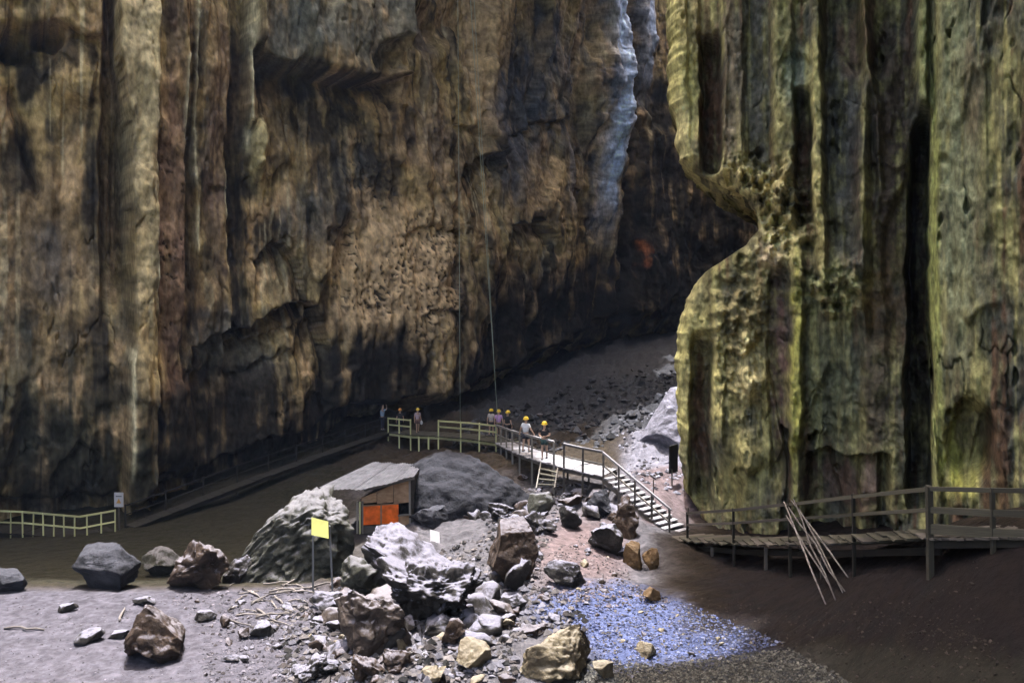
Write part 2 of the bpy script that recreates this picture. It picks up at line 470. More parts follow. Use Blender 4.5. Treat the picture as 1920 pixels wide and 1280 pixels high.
def build_left_wall():
    plan = [(-40,-12),(-38,8),(-34,24),(-29,35),(-26,41),(-21,44.5),(-17,50),(-12,56),(-8,61.5),(-2,70),(4,80),(10,90),(17,96.5),(26,98),(37,94),(44,80),(46,60)]
    X, Y, arc, nx, ny = wall_columns(plan, 2.0, 0.9, -60, 1460)
    z = np.concatenate([np.linspace(-6, 44, 470), np.linspace(44, 60, 14)[1:]])
    S = np.broadcast_to(960 + X / np.maximum(Y, 8) * F, (len(z), len(X)))
    S = np.where((X[None] < -25) & (Y[None] < 36), -200 - (36 - Y[None]) * 30, S)
    Yb = np.maximum(Y, 20)[None]
    T = YH - (z[:, None] - CZ) / Yb * F
    A = np.broadcast_to(arc[None], S.shape); Z = np.broadcast_to(z[:, None], S.shape)
    # warp feature coordinates so that no edge is straight
    w1 = fbm(A * 0.25, Z * 0.10, 0, 3, 3); w2 = fbm(A * 0.9, Z * 0.5, 4.0, 3, 8); w3 = fbm(A * 0.25, Z * 0.25, 9.0, 3, 12)
    S2 = S + 9 * w1 + 4 * w2
    T2 = T + 16 * w3 + 8 * w2
    # broad form
    d = 1.6 * fbm(A * 0.10, Z * 0.05, 0, 3, 61)
    pm = sstep(-0.15, 0.25, fbm(A * 0.16, Z * 0.10, 11, 3, 64))
    d += 1.7 * (cells(A / 3.6 + 0.4 * w1, Z / 19 + 0.8 * fbm(A * 0.12, 0 * Z, 1, 2, 4), 71, 0.07, 0.05) - 0.5)
    d += 0.75 * pm * (cells(A / 1.4 + 0.5 * w1 + .2 * w2, Z / 8 + 1.2 * fbm(A * 0.3, 0 * Z, 2, 2, 6), 72, 0.10, 0.05) - 0.5)
    ld = sstep(0.0, 0.3, fbm(A * 0.13, Z * 0.13, 21, 3, 66))
    d += 0.8 * ld * (cells(A / 5.0 + 0.6 * w1, Z / 2.6 + 1.6 * fbm(A * 0.22, Z * 0.1, 5, 3, 68), 76, 0.16, 0.07) - 0.5)
    d += 0.14 * fbm(A * 1.1, Z * 0.13, 0, 4, 81) + 0.34 * fbm(A * 0.5, Z * 0.4, 0, 5, 83)
    rough = fbm(A * 1.7, Z * 1.2, 0, 4, 85)
    patch = sstep(0.0, 0.4, fbm(A * 0.25, Z * 0.2, 4, 3, 86))
    d += (0.03 + 0.13 * patch) * rough + 0.03 * fbm(A * 3.5, Z * 2.0, 0, 3, 87) + 0.10 * pm * fbm(A * 2.0, Z * 0.15, 0, 3, 88)
    # pilasters
    lx = np.interp(T, [-200, 100, 180, 240, 500, 960], [212, 214, 228, 243, 240, 232])
    pil = sstep(-4, 4, S2 - lx) * (1 - sstep(282, 292, S2))
    d += 2.6 * pil * sstep(-400, -300, T)
    d += 0.9 * box(S2, T2, 292, 345, -400, 860, 3, 20)
    d -= 0.8 * box(S2, T2, 345, 372, -400, 560, 3, 40)
    d += 0.5 * box(S2, T2, 376, 430, 20, 700, 3, 30)
    d -= 1.2 * box(S2, T2, 434, 464, -400, 640, 3, 40)
    d += 1.6 * box(S2, T2, 462, 476, -400, 230, 2, 14)
    d += 1.7 * blob(S2, T2, 486, 268, 17, 52) + 0.8 * blob(S2, T2, 492, 318, 10, 18)
    d += 0.9 * blob(S2, T2, 300, 248, 14, 30)
    S3 = S + 3 * w1 + 1.5 * w2
    for x, y0, y1 in ((289, -300, 250), (370, -300, 360), (373, 380, 490), (349, 360, 560), (432, 300, 530), (287, 300, 620), (344, 100, 330)):
        d += 0.5 * box(S3, T2, x - 2.5, x + 2.5, y0, y1, 2, 12)
    crk = np.abs(fbm(A * 0.40, Z * 0.14, 13, 4, 95)); crm = sstep(-0.1, 0.2, fbm(A * 0.2, Z * 0.2, 33, 3, 97))
    d -= 0.30 * np.exp(-(crk / 0.016) ** 2) * crm
    # hanging block and the shade under it
    yb, mb = polyline_y([(470, 95), (490, 112), (545, 130), (560, 118), (600, 145), (640, 152), (672, 150), (700, 142), (735, 146)], S + 9 * w1)
    d += 2.0 * mb * (1 - sstep(-5, 5, T + 14 * w3 - yb)) * sstep(-500, -380, T)
    d += -2.6 * mb * sstep(0, 7, T + 14 * w3 - yb) * np.exp(-np.maximum(T + 14 * w3 - yb, 0) / 60)
    d -= 2.6 * sstep(186, 196, S2) * (1 - sstep(-5, 4, S2 - lx)) * (1 - sstep(520, 640, T))
    d -= 2.2 * blob(S2, T2, 704, 118, 32, 34, 4)
    d -= 0.8 * blob(S2, T2, 785, 55, 46, 45, 2)
    lips = [([(488, 478), (503, 450), (514, 440), (530, 452), (555, 478), (570, 515), (576, 560)], 2.4, 55),
            ([(365, 645), (440, 612), (500, 586), (560, 560), (600, 572), (612, 600), (628, 645)], 3.2, 90),
            ([(430, 645), (470, 628), (540, 616), (600, 606)], 0.8, 30), ([(455, 690), (520, 668), (572, 660)], 0.7, 26),
            ([(862, 306), (900, 288), (925, 292), (944, 306)], 2.2, 28), ([(840, 215), (880, 230), (915, 262), (930, 290)], 0.8, 30),
            ([(955, 425), (985, 405), (1010, 410), (1030, 440)], 2.4, 34), ([(945, 252), (1000, 238), (1065, 214)], 0.9, 34),
            ([(600, 420), (640, 415), (655, 450)], 0.7, 40), ([(345, 700), (400, 690), (450, 705)], 0.7, 30),
            ([(95, 890), (150, 830), (190, 850)], 0.8, 40), ([(250, 940), (300, 895), (340, 868)], 1.2, 60), ([(110, 960), (140, 925), (175, 945)], 0.8, 40),
            ([(740, 440), (790, 428), (850, 440)], 0.5, 22), ([(395, 350), (415, 342), (432, 352)], 0.7, 22), ([(770, 590), (810, 575), (850, 600)], 0.6, 40)]
    for poly, dep, fall in lips: d += lip(S2, T2, poly, dep, fall)
    d -= 0.9 * box(S2, T2, 940, 990, -200, 245, 3, 12) * 0.8
    d += 1.2 * box(S2, T2, 905, 941, -300, 300, 8, 10, 3)
    # openings top left, diagonal crack
    d -= 3.0 * blob(S2, T2, 22, 72, 20, 30, 3) + 2.6 * blob(S2, T2, 86, 68, 26, 16, 3)
    d += 1.6 * (1 - sstep(35, 50, T2 - 0.1 * S)) * (1 - sstep(190, 210, S)) + 1.3 * blob(S2, T2, 140, 130, 60, 70, 2)
    xc = np.interp(T, [150, 350], [18, 72]); d -= 1.1 * np.exp(-((S2 - xc) / 9) ** 2) * sstep(140, 190, T) * (1 - sstep(340, 400, T))
    d -= 1.0 * blob(S2, T2, 224, 350, 10, 120, 2)
    # flowstone ribs under the far skylight
    d += 2.6 * blob(S2, T2 * 0 + 0, 1128, 0, 20, 1e6, 2) * (1 - sstep(120, 470, T2)) + 1.2 * blob(S2, T2, 1140, 260, 20, 190, 2)
    d += 2.0 * blob(S2, 0 * T2, 1208, 0, 18, 1e6, 2) * (1 - sstep(60, 220, T2))
    d -= 2.2 * blob(S2, 0 * T2, 1170, 0, 14, 1e6, 2)
    # big undercut above the rising floor
    yl, _ = polyline_y([(560, 930), (640, 840), (740, 785), (860, 722), (1000, 660), (1130, 605), (1250, 560), (1460, 540)], S2)
    ins = sstep(600, 760, S)
    tt = T2 - yl
    d -= ins * (5.0 * sstep(0, 110, tt) + 1.5 * sstep(0, 12, tt))
    d -= sstep(-6, 14, T2 - np.interp(S, [0, 260, 720], [935, 925, 745])) * (1 - sstep(760, 850, S)) * np.interp(S, [200, 400, 640, 720], [1.2, 2.0, 3.5, 4.2])
    # pits in the pale patch
    pitn = perlin(A * 3.6, Z * 2.9, 5.0, 91) + 0.6 * perlin(A * 6.5, Z * 5.5, 5.0, 92)
    pitm = np.clip(blob(S2, T2, 745, 520, 110, 130, 2) + 0.7 * blob(S2, T2, 318, 480, 32, 200, 2) + .6 * blob(S2, T2, 690, 300, 50, 200, 2) + 0.25, 0, 1)
    pth = 0.40 + 0.5 * fbm(A * 0.35, Z * 0.25, 15, 3, 93)
    pit = sstep(pth, pth + 0.12, pitn + 0.35 * perlin(A * 1.1, Z * 0.8, 2.0, 94)) * pitm
    d -= 0.16 * pit
    rr = np.hypot(X, Y); wv = 0.6 * (1 - sstep(520, 760, 960 + X / np.maximum(Y, 8) * F)) * sstep(24, 34, Y)
    ux = nx * (1 - wv) - X / rr * wv; uy = ny * (1 - wv) - Y / rr * wv
    PX = X[None] + ux[None] * d; PY = Y[None] + uy[None] * d
    V = np.stack([PX, PY, Z + 0.22 * fbm(A * 0.7, d * 1.1, 3.0, 3, 115)], -1)
    # ---- mineral colours, with skylight and shade painted in
    st1 = fbm(A * 0.9, Z * 0.07, 0, 4, 101); st2 = fbm(A * 1.3, Z * 0.10, 0, 4, 103); pt = fbm(A * 0.22, Z * 0.16, 0, 4, 105); pt2 = fbm(A * 0.5, Z * 0.35, 3, 5, 107)
    c = mixc(np.broadcast_to(OCHRE, S.shape + (3,)), REDB, 0.5 + 1.4 * pt)
    c = mixc(c, GREY, sstep(-0.05, 0.45, st1 + 0.6 * pt2) * 0.75)
    c = mixc(c, DARK, sstep(0.12, 0.55, st2 * 0.6 + pt2 * 0.9 + 0.4 * pt - 0.08) * 0.8)
    c = mixc(c, TAN, sstep(0.1, 0.6, -pt2 - 0.4 * st2) * 0.8)
    s5 = fbm(A * 3.6 + 0.3 * w2, Z * 0.055, 2, 3, 121); s6 = fbm(A * 2.2, Z * 0.05, 7, 3, 123); sm = sstep(-0.1, 0.3, fbm(A * 0.3, Z * 0.08, 3, 3, 125))
    c = mixc(c, DARK, sstep(0.22, 0.38, s6) * sm * 0.75)
    c = mixc(c, (0.56, 0.47, 0.27), sstep(0.28, 0.42, s5) * (1 - sm) * 0.6)
    sx = S2 + 5 * w2; sy = T2 + 30 * st2
    def stain_light_shade(x, y, rx, ry, col, amt):
        nonlocal c
        m = np.exp(-(((sx - x) / rx) ** 2 + ((sy - y) / ry) ** 2) ** 1.7)
        m = np.clip(m * (1.25 + 0.9 * st2 + 0.8 * pt2), 0, 1) * amt
        c = mixc(c, col, m)
    G2 = (0.075, 0.075, 0.07)
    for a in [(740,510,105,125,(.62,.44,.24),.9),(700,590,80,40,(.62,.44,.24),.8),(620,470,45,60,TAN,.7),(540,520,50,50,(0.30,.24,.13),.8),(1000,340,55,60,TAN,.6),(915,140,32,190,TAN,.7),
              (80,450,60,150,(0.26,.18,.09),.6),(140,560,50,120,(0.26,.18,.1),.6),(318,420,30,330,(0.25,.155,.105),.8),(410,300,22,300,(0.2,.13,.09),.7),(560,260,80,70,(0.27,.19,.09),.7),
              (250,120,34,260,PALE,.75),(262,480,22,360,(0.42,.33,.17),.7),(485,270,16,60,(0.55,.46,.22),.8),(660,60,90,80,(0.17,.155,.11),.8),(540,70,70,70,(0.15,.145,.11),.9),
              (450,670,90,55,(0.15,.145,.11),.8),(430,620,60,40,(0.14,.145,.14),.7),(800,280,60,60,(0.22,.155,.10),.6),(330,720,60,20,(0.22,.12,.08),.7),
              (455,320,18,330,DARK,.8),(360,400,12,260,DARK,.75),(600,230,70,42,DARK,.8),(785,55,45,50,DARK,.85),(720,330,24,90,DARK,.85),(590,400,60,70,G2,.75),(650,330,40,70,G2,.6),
              (640,160,110,26,DARK,.8),(965,220,48,150,BLUEG,.85),(1040,150,60,120,BLUEG,.6),(900,620,60,130,DARK,.7),(230,340,18,300,DARK,.5),(100,500,40,60,G2,.7),(190,400,28,150,DARK,.55),  # dark strip below the hanging block paints the shade there
              (20,310,45,70,DARK,.85),(175,690,40,120,DARK,.6),(60,740,120,140,(0.07,.07,.05),.75),(480,815,300,120,DARK,.95),(500,740,130,60,DARK,.6),(120,870,200,110,(0.03,.03,.02),.9),(700,690,70,70,DARK,.95),(400,520,20,120,DARK,.7),(610,560,18,50,DARK,.7),(690,720,75,100,DARK,.85),(560,860,200,60,DARK,.8),(620,380,18,90,DARK,.6),  # low dark entries put the lower wall's fading light into the colour
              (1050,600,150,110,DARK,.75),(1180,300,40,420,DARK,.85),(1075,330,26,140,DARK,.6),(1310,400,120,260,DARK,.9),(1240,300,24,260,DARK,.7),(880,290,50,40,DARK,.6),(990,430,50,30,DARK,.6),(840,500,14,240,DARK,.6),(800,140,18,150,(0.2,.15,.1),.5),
              (900,700,60,60,DARK,.9),(980,640,70,60,DARK,.95),(1080,580,80,70,DARK,.95),(1190,540,90,80,DARK,.95),(1300,500,120,120,DARK,.95),(800,745,60,40,DARK,.85),(1204,478,6,18,(0.42,.14,.05),.7),(150,930,160,50,DARK,.5),(520,600,120,30,DARK,.4)]:  # dark band along the undercut: stain and painted shade together
        stain_light_shade(*a)
    for x, y0, y1 in ((289, -300, 250), (370, -300, 360), (374, 380, 490), (349, 360, 560), (432, 300, 530), (467, -300, 300), (286, 300, 620), (344, 100, 330), (240, 640, 900)):
        c = mixc(c, (0.74, 0.66, 0.40), np.exp(-((S3 - x) / 3.0) ** 2) * sstep(y0, y0 + 20, T2) * (1 - sstep(y1 - 40, y1, T2)) * 0.85)
    c = mixc(c, (0.60, 0.74, 1.0), blob(S2, 0 * T2, 1128, 0, np.interp(T, [0, 120, 450], [19, 13, 9]), 1e6, 1) * (1 - sstep(300, 480, T2)) * np.clip(0.9 + 0.6 * st2, 0, 1))  # skylight on the rib painted in, pale blue and fading downward
    c = mixc(c, (0.40, 0.46, 0.56), blob(S2, 0 * T2, 1208, 0, 13, 1e6, 1) * (1 - sstep(90, 230, T2)) * 0.8)  # weaker skylight painted on the second rib
    c = mixc(c, (0.30, 0.26, 0.22), (np.exp(-((S2 - 1064) / 6) ** 2)) * box(S, T2, 1040, 1090, 260, 390, 5, 20) * 0.8)
    c = mixc(c, (0.025, 0.022, 0.02), pit * 0.9)  # shade inside the pits put into the colour
    fr = fbm(A * 4.5, Z * 2.2, 7.0 + 2.0 * d, 3, 109) + 0.4 * fbm(A * 0.9, d * 1.6, Z * 0.3, 3, 111)
    c = c * np.clip(1 + 0.4 * rough + 0.45 * fr, 0.25, 2)[..., None]
    c = np.clip(c, 0.006, 0.95)
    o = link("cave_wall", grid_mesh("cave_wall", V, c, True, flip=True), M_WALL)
    tag(o, kind="structure")
build_left_wall()

# ------------------------------------------------------------------ right-hand rock pillar and wall
def build_pillar():
    zs = np.concatenate([np.linspace(-4, 28, 560), np.linspace(28, 60, 40)[1:]])
    T0 = YH - (zs - CZ) / 36.0 * F
    edge = np.interp(T0, [-1500, 0, 195, 205, 222, 300, 318, 335, 352, 380, 398, 412, 440, 462, 480, 500, 525, 560, 585, 620, 700, 800, 880, 920, 950, 985],
                     [1235, 1250, 1253, 1262, 1267, 1272, 1292, 1322, 1350, 1392, 1416, 1424, 1419, 1400, 1368, 1335, 1308, 1290, 1276, 1270, 1266, 1270, 1277, 1287, 1302, 1325])
    _nk = np.exp(-((T0 - 360) / 55) ** 2)
    edge = edge + _nk * 16 * fbm(zs * 1.6, 0 * zs, 5, 3, 203) + 9 * fbm(zs * 0.9, 0 * zs, 0, 4, 201) + 2.5 * fbm(zs * 2.1, 0 * zs, 0, 2, 202)
    px_f = np.concatenate([np.arange(1240, 1950, 1.9), np.linspace(1950, 2500, 50)[1:]])
    nb = 26
    S = np.broadcast_to(px_f[None], (len(zs), len(px_f)))
    Dl = np.interp(px_f, [1240, 1300, 1400, 1500, 1600, 1690, 1742, 1760, 1831, 2000, 2500], [36, 35, 33, 31.2, 29.6, 28.6, 27.6, 26.4, 24.8, 21.5, 13.5])
    Db = np.broadcast_to(Dl[None], S.shape)
    Z = np.broadcast_to(zs[:, None], S.shape)
    T = YH - (Z - CZ) / Db * F
    _xp = (px_f - 960) / F * Dl
    Xa = np.broadcast_to(np.concatenate([[0], np.cumsum(np.hypot(np.diff(_xp), np.diff(Dl)))])[None], S.shape)
    w1 = fbm(Xa * 0.35, Z * 0.12, 0, 3, 211); w2 = fbm(Xa * 1.3, Z * 0.8, 0, 3, 212)
    S2 = S + 9 * w1 + 4 * w2; T2 = T + 14 * fbm(Xa * 0.4, Z * 0.4, 3, 3, 214) + 7 * w2
    d = 0.6 * fbm(Xa * 0.3, Z * 0.06, 0, 3, 221)
    d += 0.8 * (cells(Xa / 2.3 + 0.45 * w1, Z / 12 + fbm(Xa * .2, 0 * Z, 7, 2, 4), 221, 0.07, 0.03) - 0.5)
    d += 0.14 * (cells(Xa / 0.8 + 0.5 * w1, Z / 6 + fbm(Xa * .3, 0 * Z, 1, 2, 4), 222, 0.12, 0.06) - 0.5)
    d += 0.14 * fbm(Xa * 1.4, Z * 0.16, 0, 4, 223) + 0.24 * fbm(Xa * 0.6, Z * 0.45, 0, 5, 224)
    lq = sstep(0.0, 0.3, fbm(Xa * 0.3, Z * 0.25, 21, 3, 266))
    d += 0.6 * lq * (cells(Xa / 1.6 + 0.5 * w1 + .2 * w2, Z / 1.3 + 1.0 * fbm(Xa * 0.4, Z * 0.2, 5, 3, 268), 276, 0.2, 0.08) - 0.5)
    rough = fbm(Xa * 2.4, Z * 1.8, 0, 4, 225)
    d += (0.04 + 0.16 * sstep(-0.1, 0.3, fbm(Xa * 0.4, Z * 0.3, 2, 3, 228))) * rough + 0.04 * fbm(Xa * 5, Z * 3, 0, 2, 227)
    hol = sstep(0.42, 0.6, perlin(Xa * 1.3, Z * 0.7, 5.0, 291) + 0.4 * perlin(Xa * 3.0, Z * 2.0, 5.0, 292)) * sstep(-0.1, 0.3, fbm(Xa * 0.25, Z * 0.2, 8, 2, 293))
    d -= 0.7 * hol
    crk = np.abs(fbm(Xa * 0.45, Z * 0.30, 13, 4, 295)); d -= 0.22 * np.exp(-(crk / 0.02) ** 2) * sstep(0.05, 0.35, fbm(Xa * 0.5, Z * 0.35, 31, 3, 297))
    B = lambda *a: box(S2, T2, *a)
    # slots (recessed) and ribs (proud)
    d -= 2.0 * B(1313, 1352, 68, 320, 5, 10, 8)
    d += 0.6 * B(1240, 1312, -500, 312, 4, 8)
    d += 0.4 * B(1354, 1398, -500, 330, 4, 8)
    d -= 0.4 * B(1404, 1448, -500, 320, 5, 12)
    d += 0.6 * B(1450, 1486, -500, 380, 6, 14)
    d -= 2.0 * B(1490, 1521, 182, 410, 5, 12)
    d += 0.7 * B(1523, 1545, -500, 560, 6, 20)
    d -= 1.2 * B(1548, 1612, -500, 470, 10, 30)
    xr = np.interp(T, [-400, 0, 120, 190, 400], [1616, 1618, 1622, 1642, 1650])
    d += 0.7 * np.exp(-((S2 - xr) / 7) ** 2) * (1 - sstep(300, 420, T))
    d -= 1.2 * B(1630, 1712, -500, 640, 12, 30)
    d += 0.8 * B(1716, 1740, -500, 190, 6, 10)
    cl = sstep(-6, 6, S2 - np.interp(T, [185, 240, 600, 720, 900, 960], [1730, 1708, 1706, 1698, 1704, 1712])) * (1 - sstep(1738, 1746, S2)) * sstep(185, 215, T2) * (1 - sstep(930, 990, T2))
    d -= 4.0 * cl
    d -= 2.0 * B(1300, 1336, 640, 960, 5, 20, 8)
    d += 0.7 * B(1338, 1362, 560, 830, 6, 30)
    d -= 0.6 * B(1442, 1480, 520, 900, 5, 20)
    d += 0.6 * B(1482, 1502, 470, 960, 5, 30)
    d -= 0.5 * B(1504, 1620, 590, 850, 10, 20)
    d -= 1.6 * B(1515, 1672, 852, 1100, 10, 8)
    d += 0.7 * B(1612, 1655, 862, 1100, 6, 12)
    d -= 1.8 * blob(S2, T2, 1818, 830, 46, 78, 3)
    d -= 0.7 * blob(S2, T2, 1776, 780, 8, 12, 2)
    # knobbly eroded band round the notch
    kn = blob(S2, T2, 1380, 350, 95, 48, 1) + blob(S2, T2, 1450, 410, 70, 70, 1) + 0.9 * blob(S2, T2, 1560, 545, 70, 40, 1) + 0.6 * blob(S2, T2, 1390, 640, 60, 120, 1)
    knob = fbm(Xa * 2.2, Z * 2.2, 0, 3, 231)
    d += kn * (1.5 * knob + 0.35 * np.abs(perlin(Xa * 1.1, Z * 1.1, 2, 233)))
    for x, y, rx, ry, a in ((1443, 475, 26, 24, .9), (1512, 462, 18, 16, -.8), (1500, 410, 24, 22, -.9), (1430, 408, 12, 20, -1.0), (1410, 715, 22, 22, .9), (1405, 655, 12, 45, .6), (1425, 655, 22, 36, -.8), (1395, 850, 20, 40, .6), (1520, 575, 18, 22, -.7),
                            (1372, 575, 20, 28, .6), (1420, 580, 14, 34, .5), (1425, 890, 24, 24, -.6), (1548, 456, 14, 14, .6), (1300, 860, 10, 30, -.5), (1600, 560, 10, 10, -.5), (1418, 770, 18, 30, -.6)):
        d += a * blob(S2, T2, x, y, rx, ry, 1)
    E = edge[:, None]
    # front face: columns squeezed against the silhouette turn round the corner
    dist = (S - E)
    RR = 36.0
    tcl = np.clip(dist / RR, 0, 1)
    roundoff = 1.2 * (1 - np.sqrt(np.clip(1 - (1 - tcl) ** 2, 0, 1)))
    over = np.maximum(-dist, 0)                       # columns past the edge run back along the flank
    Sx = np.maximum(S, E + 0.0) + over * 0.25
    Dp = Db - d * np.clip(0.12 + tcl, 0, 1) + roundoff + over * 0.11 * (1 + 0.5 * fbm(Xa * 1.2, Z * 1.6, 3, 3, 245))
    Sx = Sx + np.minimum(over, 12) / 12 * 8 * np.maximum(fbm(Xa * 1.5, Z * 2.0, 6, 3, 247), -.1)
    kl = np.exp(-((T - 365) / 60) ** 2) * sstep(0, 8, over) * (1 - sstep(150, 230, over))
    kb = fbm(over * 0.07, Z * 2.0, Xa * 0.3, 4, 249)
    Sx = Sx + kl * (9 + 22 * np.abs(kb))
    PX = (Sx - 960) / F * Dp
    V = np.stack([PX, Dp, Z + kl * 0.5 * fbm(over * 0.06, Z * 0.8, 3.0, 3, 250)], -1)
    # flank going back
    tb = np.linspace(1, 0.03, nb)
    flank = np.zeros((len(zs), nb, 3))
    p0 = V[:, 0, :]
    for i, t in enumerate(tb):
        k = t * 16
        bump_ = 0.6 * fbm(zs * 0.3, 0 * zs + k * 0.4, 5, 3, 241) * min(1, k)
        flank[:, i, 0] = p0[:, 0] + k * 0.42 + bump_
        flank[:, i, 1] = p0[:, 1] + k
        flank[:, i, 2] = zs
    V = np.concatenate([flank, V], 1)
    # ---- colours
    YG = (0.39, 0.355, 0.14); YP = (0.56, 0.49, 0.24); BR = (0.10, 0.055, 0.032); TE = (0.085, 0.085, 0.062); DK = (0.022, 0.018, 0.014); OL = (0.165, 0.155, 0.07)  # yellow-greens carry the forest's bounced light in the rock colour
    st = fbm(Xa * 2.2, Z * 0.10, 0, 4, 251); pt = fbm(Xa * 0.6, Z * 0.3, 0, 5, 253); pf = fbm(Xa * 2.5, Z * 1.5, 0, 4, 255)
    c = mixc(np.broadcast_to(np.array(OL), S.shape + (3,)), TE, sstep(-0.3, 0.4, pt))
    c = mixc(c, BR, sstep(0.0, 0.5, st + 0.4 * pf) * 0.8)
    c = mixc(c, YG, sstep(0.05, 0.5, -st - 0.5 * pt) * 0.6)
    c = mixc(c, DK, sstep(0.25, 0.6, fbm(Xa * 1.6, Z * 0.25, 2, 4, 257) + 0.5 * pf) * 0.7)
    sx = S2 + 4 * w2; sy = T2 + 20 * st
    def stain_light_shade(x, y, rx, ry, col, amt):
        nonlocal c
        m = np.exp(-(((sx - x) / rx) ** 2 + ((sy - y) / ry) ** 2) ** 2)
        c = mixc(c, col, np.clip(m * (1 + 0.8 * pf + 0.5 * st), 0, 1) * amt)
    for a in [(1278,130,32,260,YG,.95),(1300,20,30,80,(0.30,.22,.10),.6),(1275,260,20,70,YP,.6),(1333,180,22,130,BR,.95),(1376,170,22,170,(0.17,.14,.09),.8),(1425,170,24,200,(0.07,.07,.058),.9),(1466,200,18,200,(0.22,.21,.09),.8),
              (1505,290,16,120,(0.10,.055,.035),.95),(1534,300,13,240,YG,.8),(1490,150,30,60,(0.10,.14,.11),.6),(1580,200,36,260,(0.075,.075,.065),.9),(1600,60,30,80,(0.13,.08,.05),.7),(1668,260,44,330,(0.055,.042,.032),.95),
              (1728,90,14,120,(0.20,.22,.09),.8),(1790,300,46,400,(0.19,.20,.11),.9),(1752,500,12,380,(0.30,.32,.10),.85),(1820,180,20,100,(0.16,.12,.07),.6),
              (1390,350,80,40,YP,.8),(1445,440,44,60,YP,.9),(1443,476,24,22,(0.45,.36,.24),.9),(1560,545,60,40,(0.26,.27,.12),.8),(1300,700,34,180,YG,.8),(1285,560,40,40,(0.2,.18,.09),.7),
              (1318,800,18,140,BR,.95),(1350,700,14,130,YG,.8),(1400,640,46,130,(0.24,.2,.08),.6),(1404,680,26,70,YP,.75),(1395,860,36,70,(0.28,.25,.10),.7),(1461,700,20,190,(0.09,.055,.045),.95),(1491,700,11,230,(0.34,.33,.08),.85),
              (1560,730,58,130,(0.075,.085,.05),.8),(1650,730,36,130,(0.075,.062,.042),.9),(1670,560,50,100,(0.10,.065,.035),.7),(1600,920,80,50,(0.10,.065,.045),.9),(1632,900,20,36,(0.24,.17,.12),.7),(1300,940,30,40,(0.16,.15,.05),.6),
              (1380,930,36,60,(0.2,.18,.07),.7),(1720,600,18,330,DK,.9),(1800,860,40,70,(0.30,.30,.07),.9),(1820,830,34,60,(0.10,.08,.05),.8),(1460,880,20,80,DK,.6),(1580,420,40,60,(0.12,.11,.08),.6)]:  # near-black entry puts the deep cleft's shade into the colour
        stain_light_shade(*a)
    fr = fbm(Xa * 7, Z * 4.5, 7.0, 3, 259)
    c = c * 1.2 * np.clip(1 + 0.4 * rough + 0.4 * pf + 0.4 * fr, 0.2, 2)[..., None]
    c = np.clip(c, 0.012, 0.7)
    kk = np.clip(kl + kn, 0, 1)
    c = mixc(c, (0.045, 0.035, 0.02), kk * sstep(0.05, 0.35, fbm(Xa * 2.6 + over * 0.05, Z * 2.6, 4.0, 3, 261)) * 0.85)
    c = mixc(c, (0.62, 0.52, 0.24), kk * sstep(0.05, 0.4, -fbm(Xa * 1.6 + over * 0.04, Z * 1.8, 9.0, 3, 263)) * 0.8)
    cf = np.zeros((len(zs), nb, 3)); cf[:] = c[:, :1, :] * 0.8
    c = np.concatenate([cf, c], 1)
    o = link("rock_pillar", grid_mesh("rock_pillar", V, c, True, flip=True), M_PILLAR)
    tag(o, kind="structure")
build_pillar()

# ------------------------------------------------------------------ roof with openings shaped for the sunlight, and the walls out of view
def lit_to_hole(pts, zr=50.0):
    k = zr / -SUN_DIR.z
    return [(x - SUN_DIR.x * k, y - SUN_DIR.y * k) for x, y in pts]

LIT = [(-44, -30), (-44, 26), (-22, 26.0), (-11.5, 28.0), (-9.5, 33), (-9.6, 39.6), (-4.6, 40.2), (-3.6, 37.5), (0.2, 37.5), (0.9, 41), (-0.6, 46), (2.5, 47), (6.0, 52), (12, 53), (12.5, 45), (9.6, 38), (7.4, 33.5), (5.6, 31.5), (5.0, 29), (4.4, 26.2), (7.4, 21.6), (7.0, 21.2), (2.8, 20.4), (2.2, 17), (0, 10), (-3, -30)]
HOLE = lit_to_hole(LIT)  # opening shaped by projecting the wanted lit floor back along the sun
HOLE2 = [(8.5, 84), (13, 80), (34, 78), (36, 98), (15, 98.5), (9, 92)]  # second opening, placed so that skylight reaches the far ribs

